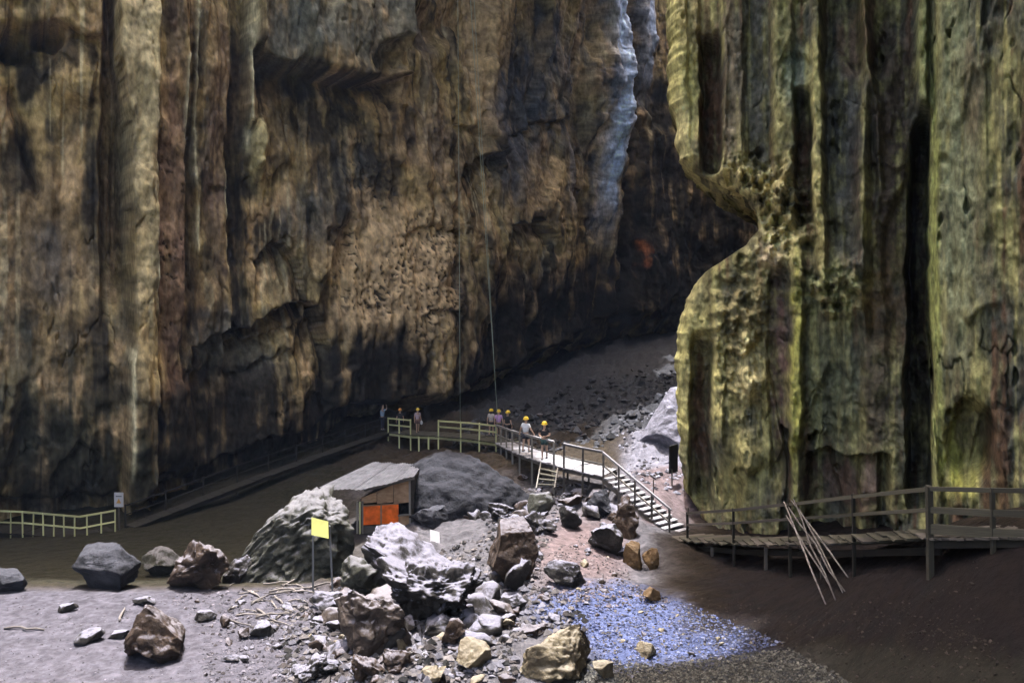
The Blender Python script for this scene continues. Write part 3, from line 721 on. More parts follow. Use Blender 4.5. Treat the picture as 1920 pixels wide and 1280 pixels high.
def build_roof():
    xs = np.arange(-64, 66, 0.6); ys = np.arange(-12, 126, 0.6)
    X, Y = np.meshgrid(xs, ys)
    Z = 50 + 2.2 * fbm(X * 0.08, Y * 0.08, 0, 4, 301)
    xc = X[:-1, :-1] + 0.3; yc = Y[:-1, :-1] + 0.3
    wx = 0.5 * fbm(xc * 0.7, yc * 0.7, 1, 3, 303); wy = 0.5 * fbm(xc * 0.7, yc * 0.7, 8, 3, 305)
    keep = ~(in_poly(HOLE, xc + wx, yc + wy) | in_poly(HOLE2, xc + wx, yc + wy))
    idx = np.arange(X.size).reshape(X.shape)
    q = np.stack([idx[:-1, :-1], idx[1:, :-1], idx[1:, 1:], idx[:-1, 1:]], -1)[keep]
    V = np.stack([X, Y, Z], -1).reshape(-1, 3)
    used = np.unique(q); rem = -np.ones(len(V), int); rem[used] = np.arange(len(used))
    me = np_mesh("cave_roof", V[used], rem[q], None, True)
    o = link("cave_roof", me, M_ROOF)
    md = o.modifiers.new("thickness", 'SOLIDIFY'); md.thickness = 3.0; md.offset = -1
    tag(o, kind="structure")
    # right flank of the chamber behind the pillar, its near end added to cut entrance light
    pts = catmull([(46, 62), (48, 40), (44, 20), (38, 2), (32, -10), (20, -16), (8, -17), (2, -15)], 20)
    zz = np.linspace(-8, 58, 40)
    XX = np.broadcast_to(pts[None, :, 0], (len(zz), len(pts))); YY = np.broadcast_to(pts[None, :, 1], XX.shape); ZZ = np.broadcast_to(zz[:, None], XX.shape)
    XX = XX + 1.5 * fbm(YY * 0.15, ZZ * 0.1, 0, 3, 311)
    V = np.stack([XX, YY, ZZ], -1)
    c = np.zeros(V.shape); c[:] = (0.14, 0.11, 0.07)
    tag(link("side_wall", grid_mesh("side_wall", V, c), M_WALL), kind="structure")
build_roof()
# ------------------------------------------------------------------ air
def build_haze():
    bm = bmesh.new(); bmesh.ops.create_cube(bm, size=1.0)
    me = bpy.data.meshes.new("haze"); bm.to_mesh(me); bm.free()
    m = bpy.data.materials.new("cave_haze"); m.use_nodes = True
    t = m.node_tree; t.nodes.clear()
    out = t.nodes.new("ShaderNodeOutputMaterial"); v = t.nodes.new("ShaderNodeVolumePrincipled")
    v.inputs["Color"].default_value = (0.50, 0.66, 1.0, 1); v.inputs["Density"].default_value = HAZE
    t.links.new(v.outputs[0], out.inputs["Volume"])
    o = link("haze", me, m)
    o.scale = (420, 420, 75); o.location = (0, 30, 25)
    tag(o, kind="stuff")
HAZE = 0.00013
build_haze()
#REST#
# ------------------------------------------------------------------ rocks
_ICO = {}
def ico(sub):
    if sub not in _ICO:
        bm = bmesh.new(); bmesh.ops.create_icosphere(bm, subdivisions=sub, radius=1.0)
        _ICO[sub] = (np.array([v.co[:] for v in bm.verts]), np.array([[v.index for v in f.verts] for f in bm.faces])); bm.free()
    return _ICO[sub]

def rock_mesh(name, seed, size, sub=5, cuts=14, rough=0.10, smooth=True, slant=None, flat=0.0, tex=1.0, prof=None):
    """angular boulder, base at z = 0, of the given (x, y, z) size"""
    v, f = ico(sub)
    v = v.copy(); r = np.random.default_rng(seed)
    for i in range(int(cuts * 1.5)):
        n = r.normal(size=3); n /= np.linalg.norm(n)
        o = r.uniform(0.38, 0.85)
        d = v @ n - o
        v -= np.outer(np.maximum(d, 0) * 1.0, n)
    v /= np.abs(v).max(0)
    s = np.array(size) * np.array([0.5, 0.5, 0.5])
    p = v * s
    L = max(size) * 0.5
    so = seed * 13.7
    n1 = fbm(p[:, 0] / L * 1.6 + so, p[:, 1] / L * 1.6, p[:, 2] / L * 1.6, 5, seed)
    n2 = fbm(p[:, 0] * 1.6 * tex + so, p[:, 1] * 1.6 * tex, p[:, 2] * 2.6 * tex, 4, seed + 5)
    rg = 1 - 2 * np.abs(fbm(p[:, 0] * 1.1 * tex + so, p[:, 1] * 1.1 * tex, p[:, 2] * 1.1 * tex, 3, seed + 9))
    nn = v / np.maximum(np.linalg.norm(v, axis=1, keepdims=True), 1e-6)
    dirn = r.normal(size=3) * np.array([.5, .5, 1]); dirn /= np.linalg.norm(dirn)
    hgt = p @ dirn * 3.2 * tex / min(L, 2.0) + 0.8 * n1
    strata = cells(hgt, hgt * 0, seed, 0.12)
    nc = np.abs(fbm(p[:, 0] * 0.8 * tex + so, p[:, 1] * 0.8 * tex, p[:, 2] * 0.8 * tex, 3, seed + 3))
    crack = -np.exp(-(nc / 0.035) ** 2)
    fine = fbm(p[:, 0] * 5 + so, p[:, 1] * 5, p[:, 2] * 5, 3, seed + 11)
    p = p + nn * (L * rough * (1.0 * n1) + min(L, 1.2) * rough * (1.1 * n2 + 0.45 * rg + 0.9 * (strata - .5) + 0.5 * crack + 0.35 * fine))[:, None]
    if prof is not None:
        k = np.interp(p[:, 0] / s[0], np.linspace(-1, 1, len(prof)), prof)
        p[:, 2] = (p[:, 2] + s[2]) * k - s[2]
    if slant is not None:                 # shear the top sideways / tilt the crest
        t = p[:, 2] / s[2]
        p[:, 2] += slant * p[:, 0]
    p[:, 2] -= p[:, 2].min() + flat * size[2]
    me = np_mesh(name, p, f, None, smooth)
    return me

def boulder(px, py, wpx, hpx, mat, label, seed, group=None, cat="boulder", name="boulder", depth=0.8, rot=0.0, sub=5, slant=None, rough=0.10, cuts=14, sink=0.18, tex=1.0, hk=0.95, D=None, prof=None):
    b = hit(px, py) if D is None else P(px, py, D)
    W = wpx / F * b.y; H = hpx / F * b.y * hk
    dep = W * depth
    me = rock_mesh(name, seed, (W, dep, H * (1 + sink)), sub, cuts, rough, True, slant, sink / (1 + sink), tex, prof)
    o = link(name, me, mat)
    o.location = (b.x + px_shift(b, dep), b.y + dep * 0.42, b.z)
    o.rotation_euler = (0, 0, rot)
    tag(o, label, cat, group)
    return o
def px_shift(b, dep): return b.x / b.y * dep * 0.42

boulder(566, 1088, 262, 176, M_B_MOSS, "huge moss green boulder leaning left of the hut, dust on its crest", 3, depth=0.75, prof=(.25,.55,.82,1.0,1.05,.9), rough=0.12, sub=6, hk=1.05, cuts=10, tex=2.0)
boulder(776, 1128, 290, 132, M_B_GREY, "long dark boulder with a pale dusty slope falling right, below the hut", 5, depth=0.6, prof=(.9,1.08,.92,.68,.5,.32), rough=0.11, sub=6, hk=1.02, cuts=9, tex=1.4, rot=-0.2)
boulder(812, 1176, 200, 92, M_B_GREY, "lumpy pale topped boulder at the foot of the long sloping one", 8, depth=0.6, rough=0.16, sub=6, tex=1.6)
boulder(683, 1130, 92, 84, M_B_MOSS, "dark blocky boulder right of the yellow sign posts", 12, rough=0.12)
boulder(698, 1238, 160, 112, M_B_WARM, "craggy brownish boulder with crumbled top in the rubble foreground", 15, depth=0.7, rough=0.10, sub=6, tex=1.3, slant=-0.12, cuts=18)
boulder(950, 1098, 118, 125, M_B_BROWN, "tall dark brown boulder with a streaked pale cap, middle of the rubble", 19, depth=0.9, rough=0.05, sub=6, cuts=9)
boulder(306, 1250, 142, 122, M_B_BROWN, "wedge shaped boulder alone on the grey sand", 23, depth=0.8, prof=(.55,1.0,.95,.75,.45), rough=0.09, sub=6)
boulder(205, 1108, 142, 76, M_B_DIM, "smooth grey boulder rising behind the crest of the sand", 27, depth=0.7, rough=0.06, slant=-0.12)
boulder(10, 1114, 80, 52, M_B_DIM, "grey boulder cut by the left edge behind the sand", 29, rough=0.06)
boulder(372, 1112, 130, 84, M_B_BROWN, "jagged brown boulder with peaked top at the sand's edge", 31, rough=0.13, cuts=18, slant=0.1)
boulder(446, 1094, 54, 50, M_B_GREY, "small pointed dark boulder right of the jagged brown one", 33, rough=0.12)
boulder(300, 1082, 92, 56, M_B_MOSS, "low dark boulder in the gloom behind the sand", 35, rough=0.08)
boulder(1042, 1282, 150, 116, M_B_TAN, "big tan limestone boulder with cracked faces at the bottom", 37, depth=0.75, rough=0.085, sub=6, tex=1.7, cuts=18)
boulder(1134, 1276, 46, 38, M_B_TAN, "small tan block tucked against the big tan limestone boulder", 41, sub=4)
boulder(884, 1268, 80, 62, M_B_TAN, "rounded tan boulder in the bottom rubble", 43, rough=0.07)
boulder(846, 1218, 52, 52, M_B_BROWN, "squat brown boulder above the rounded tan one", 45, rough=0.1)
boulder(1066, 1106, 92, 46, M_B_GREY, "flat pale slab tilted up on the pink sand", 47, depth=0.6, slant=-0.25, rough=0.08)
boulder(1138, 1042, 66, 60, M_B_GREY, "grey boulder with dark base beside the ochre stones", 49, rough=0.09, slant=-0.2)
boulder(1187, 1066, 38, 58, M_B_ORANGE, "left one of two upright ochre stones under the staircase", 51, rough=0.06)
boulder(1221, 1068, 32, 56, M_B_ORANGE, "right one of two upright ochre stones under the staircase", 53, rough=0.06)
boulder(1020, 968, 62, 54, M_B_MOSS, "greenish block boulder below the little ladder", 55, rough=0.06, cuts=10)
boulder(1066, 992, 44, 44, M_B_GREY, "dark angular boulder right of the greenish block", 57, rough=0.09)
boulder(1124, 972, 54, 56, M_B_DIM, "grey boulder beneath the top of the staircase", 59, rough=0.09)
boulder(1176, 1010, 60, 78, M_B_BROWN, "dark brown boulder in the shade under the stair treads", 61, rough=0.1)
boulder(872, 962, 300, 92, M_B_SLATE, "broad dark slate mound of rock behind the hut", 63, depth=0.9, rough=0.07, sub=6, sink=1.6, cuts=2, tex=1.3)
boulder(812, 990, 92, 34, M_B_DIM, "low slab with a dark hollow beneath, right of the hut", 65, depth=0.6, rough=0.07, slant=-0.1)
boulder(1004, 1004, 74, 50, M_B_GREY, "pale crusted boulder behind the tall brown one", 67, rough=0.16, tex=1.8)
boulder(940, 982, 60, 40, M_B_GREY, "dusty jagged boulder left of the crusted pale one", 69, rough=0.16, tex=1.8)
boulder(1222, 1130, 36, 34, M_B_ORANGE, "small ochre wedge stone at the edge of the blue lit gravel", 71, sub=4, name="stone", cat="stone")
boulder(1216, 1237, 44, 30, M_B_TAN, "tan stone lying in the blue lit gravel", 73, sub=4, name="stone", cat="stone")
boulder(1266, 884, 205, 136, M_B_PALE, "big pale dusty rock mass rising against the pillar beyond the staircase", 75, rough=0.05, depth=0.9, sub=6, cuts=8, prof=(.35,.8,1.0,1.05,1.05,1.0), D=41.0, hk=1.05)
boulder(600, 1284, 90, 48, M_B_GREY, "dusty grey boulder cut by the bottom edge", 79, rough=0.14, tex=2)
boulder(684, 1286, 70, 46, M_B_BROWN, "pinkish craggy boulder cut by the bottom edge", 81, rough=0.15, tex=2)
boulder(745, 1262, 64, 34, M_B_BROWN, "flat pinkish rock below the craggy brown boulder", 83, rough=0.12, tex=2)
boulder(812, 1284, 56, 34, M_B_TAN, "tan rock at the bottom edge left of the rounded one", 85, rough=0.1)
boulder(960, 1150, 66, 26, M_B_GREY, "low dark slab in front of the pink sand", 87, rough=0.1, depth=0.5)
boulder(1000, 1196, 84, 22, M_B_BROWN, "long reddish slab pointing to the tan limestone boulder", 89, rough=0.08, depth=0.4, rot=0.25)
boulder(620, 1158, 70, 46, M_B_GREY, "dusty boulder at the foot of the yellow sign", 91, rough=0.13)
boulder(390, 1166, 40, 24, M_B_GREY, "dark split stone on the sand's rubble edge", 93, sub=4, name="stone", cat="stone")
boulder(425, 1178, 26, 22, M_B_BROWN, "small reddish stone beside the dark split stone", 95, sub=4, name="stone", cat="stone")
boulder(455, 1200, 30, 24, M_B_BROWN, "round red brown stone on the sand", 97, sub=4, name="stone", cat="stone")
boulder(490, 1196, 44, 26, M_B_GREY, "flat grey stone right of the red brown one", 99, sub=4, name="stone", cat="stone")
boulder(272, 1136, 40, 18, M_B_GREY, "low dusty stone at the back of the sand", 101, sub=4, name="stone", cat="stone")
boulder(124, 1150, 34, 16, M_B_GREY, "lone dark stone on the smooth sand near the left edge", 103, sub=4, name="stone", cat="stone")
boulder(168, 1208, 52, 24, M_B_GREY, "broken pale stone left of the wedge shaped boulder", 105, sub=4, name="stone", cat="stone")
boulder(224, 1200, 34, 16, M_B_GREY, "thin pale stone between the broken stone and the wedge boulder", 107, sub=4, name="stone", cat="stone")
boulder(448, 1244, 54, 12, M_B_GREY, "flat dark stone half buried in the sand", 109, sub=4, name="stone", cat="stone", depth=0.5)

# loose stones one can still count
_SH = {}
def stone_variant(i, mat, tag_):
    k = (i, tag_)
    if k not in _SH:
        me = rock_mesh("stone", 400 + i * 7, (1.0, 0.8, 0.6), 3, 12, 0.12, True, None, 0.12, 1.5)
        me.materials.append(mat); _SH[k] = me
    return _SH[k]

LANDMARKS = [("wedge shaped boulder", 300, 1190), ("yellow sign", 600, 1060), ("hut", 725, 960), ("craggy brownish boulder", 698, 1185), ("tall dark brown boulder", 950, 1040), ("big tan limestone boulder", 1042, 1225),
             ("rounded tan boulder", 884, 1235), ("tilted pale slab", 1066, 1085), ("two ochre stones", 1204, 1040), ("greenish block boulder", 1020, 940), ("staircase", 1200, 950), ("small ladder steps", 1028, 890), ("ochre wedge stone", 1222, 1112),
             ("small white sign", 815, 1010), ("long dusty boulder", 800, 1060), ("dark split stone", 390, 1155), ("pole bundle", 1550, 1080), ("rock pillar", 1270, 760), ("helmeted walkers", 935, 790), ("tan stone in the gravel", 1216, 1222)]
USED = set()
HUE = {"g": "grey", "b": "brown", "t": "tan", "o": "ochre", "d": "slate", "w": "warm grey"}
def stone_label(px, py, tn, s, smin, smax, hz):
    k = (s - smin) / (smax - smin)
    size = "tiny" if k < .12 else "small" if k < .4 else "middling" if k < .7 else "large"
    nm, lx, ly = min(LANDMARKS, key=lambda q: (q[1] - px) ** 2 + ((q[2] - py) * 1.6) ** 2)
    dx, dy = px - lx, (py - ly) * 1.6
    far = math.hypot(dx, dy)
    rel = ("before" if dy > 0 else "behind") if abs(dy) > abs(dx) else ("right of" if dx > 0 else "left of")
    shp = "flat" if hz < .82 else "tall" if hz > 1.06 else "blocky"
    base = f"{size} {shp} {HUE[tn]} stone {rel} the {nm}"
    if base in USED:
        n2 = sorted(LANDMARKS, key=lambda q: (q[1] - px) ** 2 + ((q[2] - py) * 1.6) ** 2)[1][0]
        base += f", towards the {n2}"
    if base in USED: base = base.replace("towards", "off" if far < 45 else "beyond")
    if base in USED: base = base.replace(" stone", " rock")
    if len(base.split()) > 16: base = base.split(",")[0]
    if base in USED: base = base.replace("stone", "rock").replace("the ", "that ")
    base = base.replace("that ", "the ")
    USED.add(base)
    return base
def scatter_stones(n, poly, mats, smin, smax, label, group, seed):
    r = random.Random(seed); c = 0
    xs = [p[0] for p in poly]; ys = [p[1] for p in poly]
    while c < n:
        px, py = r.uniform(min(xs), max(xs)), r.uniform(min(ys), max(ys))
        if not in_poly(poly, np.array([px]), np.array([py]))[0]: continue
        b = hit(px, py)
        s = smin + (smax - smin) * r.random() ** 2.2
        tn, mt = r.choice(mats)
        o = bpy.data.objects.new("stone", stone_variant(r.randrange(7), mt, tn)); COL.objects.link(o)
        o.location = b - Vector((0, 0, .14 * s)); o.rotation_euler = (r.uniform(-.3, .3), r.uniform(-.3, .3), r.uniform(0, 6.28))
        hz = r.uniform(.7, 1.2); o.scale = (s, s * r.uniform(.7, 1.1), s * hz)
        tag(o, stone_label(px, py, tn, s, smin, smax, hz), "stone", group); c += 1
G_ = ("g", M_B_GREY); B_ = ("b", M_B_BROWN); T_ = ("t", M_B_TAN); O_ = ("o", M_B_ORANGE); D_ = ("d", M_B_DIM); W_ = ("w", M_B_WARM)
HUE_EXTRA = 0
scatter_stones(60, [(560,1160),(760,1180),(1000,1130),(1110,1170),(960,1200),(960,1280),(540,1280)], [G_, G_, G_, B_, B_, T_], .22, .75, "loose dusty stone among the boulders of the foreground rubble", "stones in the foreground rubble", 1)
scatter_stones(34, [(620,1090),(700,1150),(900,1110),(960,960),(1010,930),(1000,1060),(940,1210),(640,1230)], [G_, G_, W_], .8, 1.7, '', "big blocks heaped below the hut", 27)
scatter_stones(30, [(600,1080),(660,1010),(900,1080),(1000,1040),(980,1180),(640,1190)], [G_, G_, B_], .5, 1.3, '', "stones piled round the long dusty boulder", 23)
scatter_stones(35, [(880,930),(1000,890),(1160,930),(1200,1040),(1150,1060),(1100,960),(960,980),(900,1010)], [G_, G_, B_], .5, 1.4, '', "angular rocks piled below the walkway", 31)
scatter_stones(45, [(880,960),(1000,900),(1090,920),(1040,1000),(1000,1060),(960,1120),(880,1120)], [G_, G_, D_, B_], .25, .8, "dusty stone in the jumble between the hut and the staircase", "stones between hut and staircase", 2)
scatter_stones(35, [(360,1120),(560,1100),(660,1120),(560,1240),(420,1210)], [G_, G_, B_], .15, .5, "small dark stone strewn over the grey sand among fallen branches", "stones among the branches", 3)
scatter_stones(20, [(1010,1060),(1110,1000),(1180,1080),(1240,1130),(1100,1140),(1000,1130)], [G_, B_, T_], .15, .45, "small stone lying on the pink sand", "stones on the pink sand", 4)
scatter_stones(22, [(1150,1090),(1260,1130),(1420,1210),(1280,1278),(1120,1270),(1090,1190)], [B_, T_, G_], .10, .32, "small stone in the dark and blue lit gravel", "stones in the gravel", 5)
scatter_stones(10, [(960,760),(1160,700),(1270,690),(1250,760),(1150,830),(1040,830)], [D_, D_, B_], .5, 1.5, "dim rock strewn on the far slope behind the walkway", "rocks on the far slope", 6)
scatter_stones(8, [(1170,850),(1270,760),(1270,930),(1220,900)], [G_, G_], .25, .8, "pale stone on the bright mound beyond the staircase", "stones on the bright mound", 7)

def rubble(name, n, poly, smin, smax, mat, seed, pal, falloff=1.0):
    """uncountable small stones as one mesh"""
    r = np.random.default_rng(seed)
    xs = [p[0] for p in poly]; ys = [p[1] for p in poly]
    px = r.uniform(min(xs), max(xs), n * 3); py = r.uniform(min(ys), max(ys), n * 3)
    k = in_poly(poly, px, py); px, py = px[k][:n], py[k][:n]
    D = 9.7 * F / (py - YH)
    for _ in range(6):
        x = (px - 960) / F * D
        g = ground_z(x, D); D = np.clip((CZ - g) * F / (py - YH), 12, 90)
    x = (px - 960) / F * D; z = ground_z(x, D)
    n = len(x)
    base = np.array([(1,0,0),(0,1,0),(-1,0,0),(0,-1,0),(0,0,1),(0,0,-1)], float)
    fc = np.array([(0,1,4),(1,2,4),(2,3,4),(3,0,4),(1,0,5),(2,1,5),(3,2,5),(0,3,5)])
    s = (smin + (smax - smin) * r.random(n) ** falloff)
    v = base[None] * r.uniform(.55, 1.2, (n, 6, 1)) + r.normal(0, .16, (n, 6, 3))
    a = r.uniform(0, 6.28, n); ca, sa = np.cos(a), np.sin(a)
    vx = v[..., 0] * ca[:, None] - v[..., 1] * sa[:, None]; vy = v[..., 0] * sa[:, None] + v[..., 1] * ca[:, None]
    v = np.stack([vx, vy, v[..., 2] * .65], -1) * s[:, None, None] * 0.5
    v += np.stack([x, D, z + s * .12], -1)[:, None, :]
    f = (fc[None] + (np.arange(n) * 6)[:, None, None]).reshape(-1, 3)
    pal = np.array(pal); c = pal[r.integers(0, len(pal), n)] * r.uniform(.6, 1.35, (n, 1))
    c = np.repeat(c, 6, 0)
    o = link(name, np_mesh(name, v.reshape(-1, 3), f, np.clip(c, .01, .8), False), mat)
    tag(o, kind="stuff")
    return o
M_RUB = mat_rockskin("loose_stone", 0.2, (1, 1, 1), 0.9, 0.3, 0.2, freq=9.0)
rubble("rubble", 3600, [(540,1130),(700,1090),(900,1000),(980,910),(1080,900),(1040,1000),(1000,1090),(1080,1140),(1110,1180),(960,1210),(980,1282),(520,1282)], .06, .34, M_RUB, 1,
       [(.13,.125,.145),(.11,.105,.12),(.08,.072,.07),(.13,.115,.11),(.015,.014,.013),(.04,.034,.032)], 2.2)
rubble("gravel", 5500, [(1090,1240),(1240,1245),(1480,1215),(1600,1282),(1080,1282)], .03, .12, M_RUB, 12, [(.05,.047,.04),(.07,.065,.055),(.03,.03,.03),(.10,.095,.08)], 2.0)
rubble("gravel", 6500, [(985,1140),(1060,1108),(1180,1096),(1300,1135),(1470,1205),(1350,1236),(1240,1240),(1130,1250),(1080,1180)], .03, .12, M_RUB, 2, [(.075,.09,.18),(.075,.088,.165),(.05,.058,.10),(.12,.13,.20),(.02,.02,.03),(.09,.08,.07)], 2.0)  # gravel tinted blue to carry the same pool of skylight
rubble("rubble", 1500, [(980,1120),(1010,1050),(1110,990),(1190,1090),(1260,1130),(1130,1140)], .03, .16, M_RUB, 3, [(.15,.12,.12),(.12,.10,.10),(.05,.04,.04)], 2.4)
rubble("rubble", 1100, [(300,1115),(560,1100),(560,1282),(380,1282),(380,1180)], .03, .16, M_RUB, 4, [(.11,.10,.115),(.09,.085,.095),(.035,.03,.03)], 2.6)
rubble("rubble", 500, [(1150,830),(1230,750),(1272,740),(1290,940),(1210,930),(1170,880)], .08, .4, M_RUB, 5, [(.22,.21,.245),(.18,.175,.20),(.06,.055,.06)], 2.4)
rubble("rubble", 1300, [(800,800),(1000,760),(1200,690),(1270,690),(1250,750),(1160,830),(1000,850),(920,850)], .15, .8, M_RUB, 6, [(.06,.06,.066),(.045,.043,.045),(.025,.024,.025)], 2.2)
rubble("gravel", 1100, [(1280,1100),(1480,1150),(1830,1080),(1910,1280),(1500,1280)], .03, .10, M_RUB, 7, [(.032,.026,.02),(.045,.036,.03),(.02,.017,.014)], 2.6)

rubble("rubble", 1600, [(-40,1114),(560,1112),(560,1282),(-40,1282)], .015, .07, M_RUB, 9, [(.11,.10,.115),(.05,.045,.05),(.03,.028,.028)], 2.6)
# ------------------------------------------------------------------ beams and boards
def _unit_box(seed):
    r = random.Random(seed)
    bm = bmesh.new(); bmesh.ops.create_cube(bm, size=1.0)
    for v in bm.verts:
        v.co.y += r.uniform(-.05, .05); v.co.z += r.uniform(-.06, .06); v.co.x += r.uniform(-.012, .012)
    me = bpy.data.meshes.new("board"); bm.to_mesh(me); bm.free(); return me
_BX = {}
def box_mesh(mat, k):
    key = (mat.name, k)
    if key not in _BX:
        me = _unit_box(k); me.materials.append(mat); _BX[key] = me
    return _BX[key]
BR_ = random.Random(5)

def beam(name, p0, p1, wy, wz, mat, parent, up=Vector((0, 0, 1)), label=None):
    """box from p0 to p1; wy across, wz thick (along up)"""
    p0, p1 = Vector(p0), Vector(p1)
    x = p1 - p0; L = x.length; x = x / L
    if abs(x.dot(up)) > 0.95: up = Vector((0, 1, 0))
    y = up.cross(x).normalized(); z = x.cross(y)
    M = Matrix((( x.x * L, y.x * wy, z.x * wz, (p0.x + p1.x) / 2), (x.y * L, y.y * wy, z.y * wz, (p0.y + p1.y) / 2), (x.z * L, y.z * wy, z.z * wz, (p0.z + p1.z) / 2), (0, 0, 0, 1)))
    o = link(name, box_mesh(mat, BR_.randrange(6)), None, parent)
    o.matrix_local = Matrix.Translation(-Vector(parent.location)) @ M if parent else M
    if label: o["label"] = label
    return o

def tube_mesh(name, pts, rad, sides=6, jit=0.0, seed=0):
    pts = [Vector(p) for p in pts]; n = len(pts); r = random.Random(seed)
    bm = bmesh.new(); rings = []
    for i, p in enumerate(pts):
        t = (pts[min(i + 1, n - 1)] - pts[max(i - 1, 0)]).normalized()
        a = t.orthogonal().normalized(); b = t.cross(a)
        rr = rad[i] if isinstance(rad, (list, tuple)) else rad
        rings.append([bm.verts.new(p + (a * math.cos(6.2832 * k / sides) + b * math.sin(6.2832 * k / sides)) * rr * (1 + r.uniform(-jit, jit))) for k in range(sides)])
    for i in range(n - 1):
        for k in range(sides):
            bm.faces.new((rings[i][k], rings[i][(k + 1) % sides], rings[i + 1][(k + 1) % sides], rings[i + 1][k]))
    bm.faces.new(rings[0][::-1]); bm.faces.new(rings[-1])
    bm.normal_update()
    me = bpy.data.meshes.new(name); bm.to_mesh(me); bm.free()
    me.polygons.foreach_set("use_smooth", [True] * len(me.polygons))
    return me

def path_at(pts, s):
    for i in range(len(pts) - 1):
        L = (pts[i + 1] - pts[i]).length
        if s <= L or i == len(pts) - 2: return pts[i].lerp(pts[i + 1], s / L), (pts[i + 1] - pts[i]).normalized()
        s -= L
def path_len(pts): return sum((pts[i + 1] - pts[i]).length for i in range(len(pts) - 1))

def deck(root, pts, width, side, pitch, gap, thick, mat, stringer_mat, step=False):
    """planks laid across a walkway whose near edge is pts; side=+1 puts the deck to the right of travel"""
    L = path_len(pts); n = int(L / pitch); z = Vector((0, 0, 1))
    for i in range(n):
        p, t = path_at(pts, (i + .5) * L / n)
        hx = Vector((t.x, t.y, 0)).normalized(); a = hx.cross(z) * side
        q0 = p - a * BR_.uniform(0.02, .10); q1 = p + a * (width + BR_.uniform(0, .08))
        dz = BR_.uniform(-.012, .012)
        q0.z += dz; q1.z = p.z + dz + BR_.uniform(-.01, .01)
        up = z if step else hx.cross(a).normalized() * -side
        if not step:
            up = (t.cross(a)); up = up if up.z > 0 else -up
        beam("plank", q0, q1, L / n - gap, thick, mat, root, up)
    for off in (0.06, width - .06):
        for i in range(len(pts) - 1):
            t = pts[i + 1] - pts[i]; a = Vector((t.x, t.y, 0)).normalized().cross(z) * side
            d = Vector((0, 0, -thick / 2 - .09 - (.10 if step else 0)))
            beam("stringer", pts[i] + a * off + d, pts[i + 1] + a * off + d, .08, .16, stringer_mat, root)

def railing(root, pts, height, spacing, rails, mat, ground=True, post_w=.09, off=Vector((0, 0, 0)), foot=None, first=True, last=True, rail_mat=None):
    L = path_len(pts); n = max(1, round(L / spacing)); tops = []
    for i in range(n + 1):
        p, t = path_at(pts, L * i / n); p = p + off
        top = p + Vector((BR_.uniform(-.02, .02), BR_.uniform(-.02, .02), height))
        if (i > 0 or first) and (i < n or last):
            bz = gz(p.x, p.y) - .15 if ground else p.z - .15
            beam("post", Vector((p.x, p.y, min(bz, p.z - .1))), top + Vector((0, 0, .04)), post_w, post_w, mat, root)
    for h, wy, wz in rails:
        for i in range(len(pts) - 1):
            o = Vector((0, 0, h)) + off
            beam("rail", pts[i] + o, pts[i + 1] + o, wy, wz, rail_mat or mat, root)

# ------------------------------------------------------------------ boardwalk descending on the right
def build_right_boardwalk():
    e = [P(1264,1014,32.4), P(1380,1022,28), P(1480,1022,24.5), P(1600,1018,20.5), P(1740,1010,17.3)]
    e2 = [P(1740,1010,17.3), P(1850,1008,16.3), P(2000,1006,15.2)]
    root = empty("boardwalk", (e[-1].x, e[-1].y, e[-1].z))
    tag(root, "dark stepped timber boardwalk with two rails along the green lit rock pillar", "boardwalk")
    L = path_len(e); n = 24; z = Vector((0, 0, 1))
    for i in range(n):                                    # broad low steps, three planks each
        for k in range(2):
            p, t = path_at(e, L * (i + (k + .5) / 2) / n)
            hx = Vector((t.x, t.y, 0)).normalized(); a = -hx.cross(z)
            zz = path_at(e, L * min(.9999, (i + 1) / n))[0].z + BR_.uniform(-.012, .012)
            q0 = Vector((p.x, p.y, zz)) - a * BR_.uniform(.02, .14); q1 = Vector((p.x, p.y, zz)) + a * 1.35
            beam("plank", q0, q1, L / n / 2 - .015, .05, M_W_OLIVE if BR_.random() < .55 else M_W_DARK, root)
    for off in (.3, 1.15):
        for i in range(len(e) - 1):
            t = e[i + 1] - e[i]; a = -Vector((t.x, t.y, 0)).normalized().cross(z)
            beam("stringer", e[i] + a * off - z * .26, e[i + 1] + a * off - z * .26, .08, .16, M_W_BLACK, root)
    deck(root, e2, 1.4, -1, .16, .012, .05, M_W_DARK, M_W_BLACK)
    tops = {1288: (962, 31.6), 1375: (956, 28.2), 1480: (945, 24.5), 1600: (931, 20.5), 1742: (916, 17.25), 1860: (919, 16.2), 2000: (921, 15.2)}
    feet = {1288: 1085, 1375: 1098, 1480: 1142, 1600: 1066, 1742: 1064, 1860: 1064, 2000: 1066}
    tp = []
    for x, (y, D) in tops.items():
        t = P(x, y, D); tp.append(t)
        g = gz(t.x, t.y)
        ft = Vector((t.x + .03, t.y, g - .2))
        wd = .075 if x != 1742 else .11
        beam("post", ft, t + Vector((0, 0, .05)), wd, wd, M_W_OLIVE if x >= 1742 else M_W_BLACK, root)
    for x, D in ((1330, 29.8), (1430, 26.2), (1535, 22.5)):      # props under the deck
        b = P(x, 1026, D); beam("prop", (b.x + .1, b.y, gz(b.x, b.y) - .2), (b.x + .1, b.y, b.z), .09, .09, M_W_DARK, root)
    for i in range(len(tp) - 1):
        near = i >= 4
        m = M_W_OLIVE if i >= 2 else M_W_DARK
        beam("rail", tp[i], tp[i + 1], .06, .09, m, root)
        fr = .42
        beam("rail", tp[i] - z * 1.08 * fr, tp[i + 1] - z * 1.08 * fr, .05, .08 if not near else .13, m, root)
        if near: beam("kick_board", tp[i] - z * .86, tp[i + 1] - z * .86, .05, .2, M_W_OLIVE, root)
build_right_boardwalk()

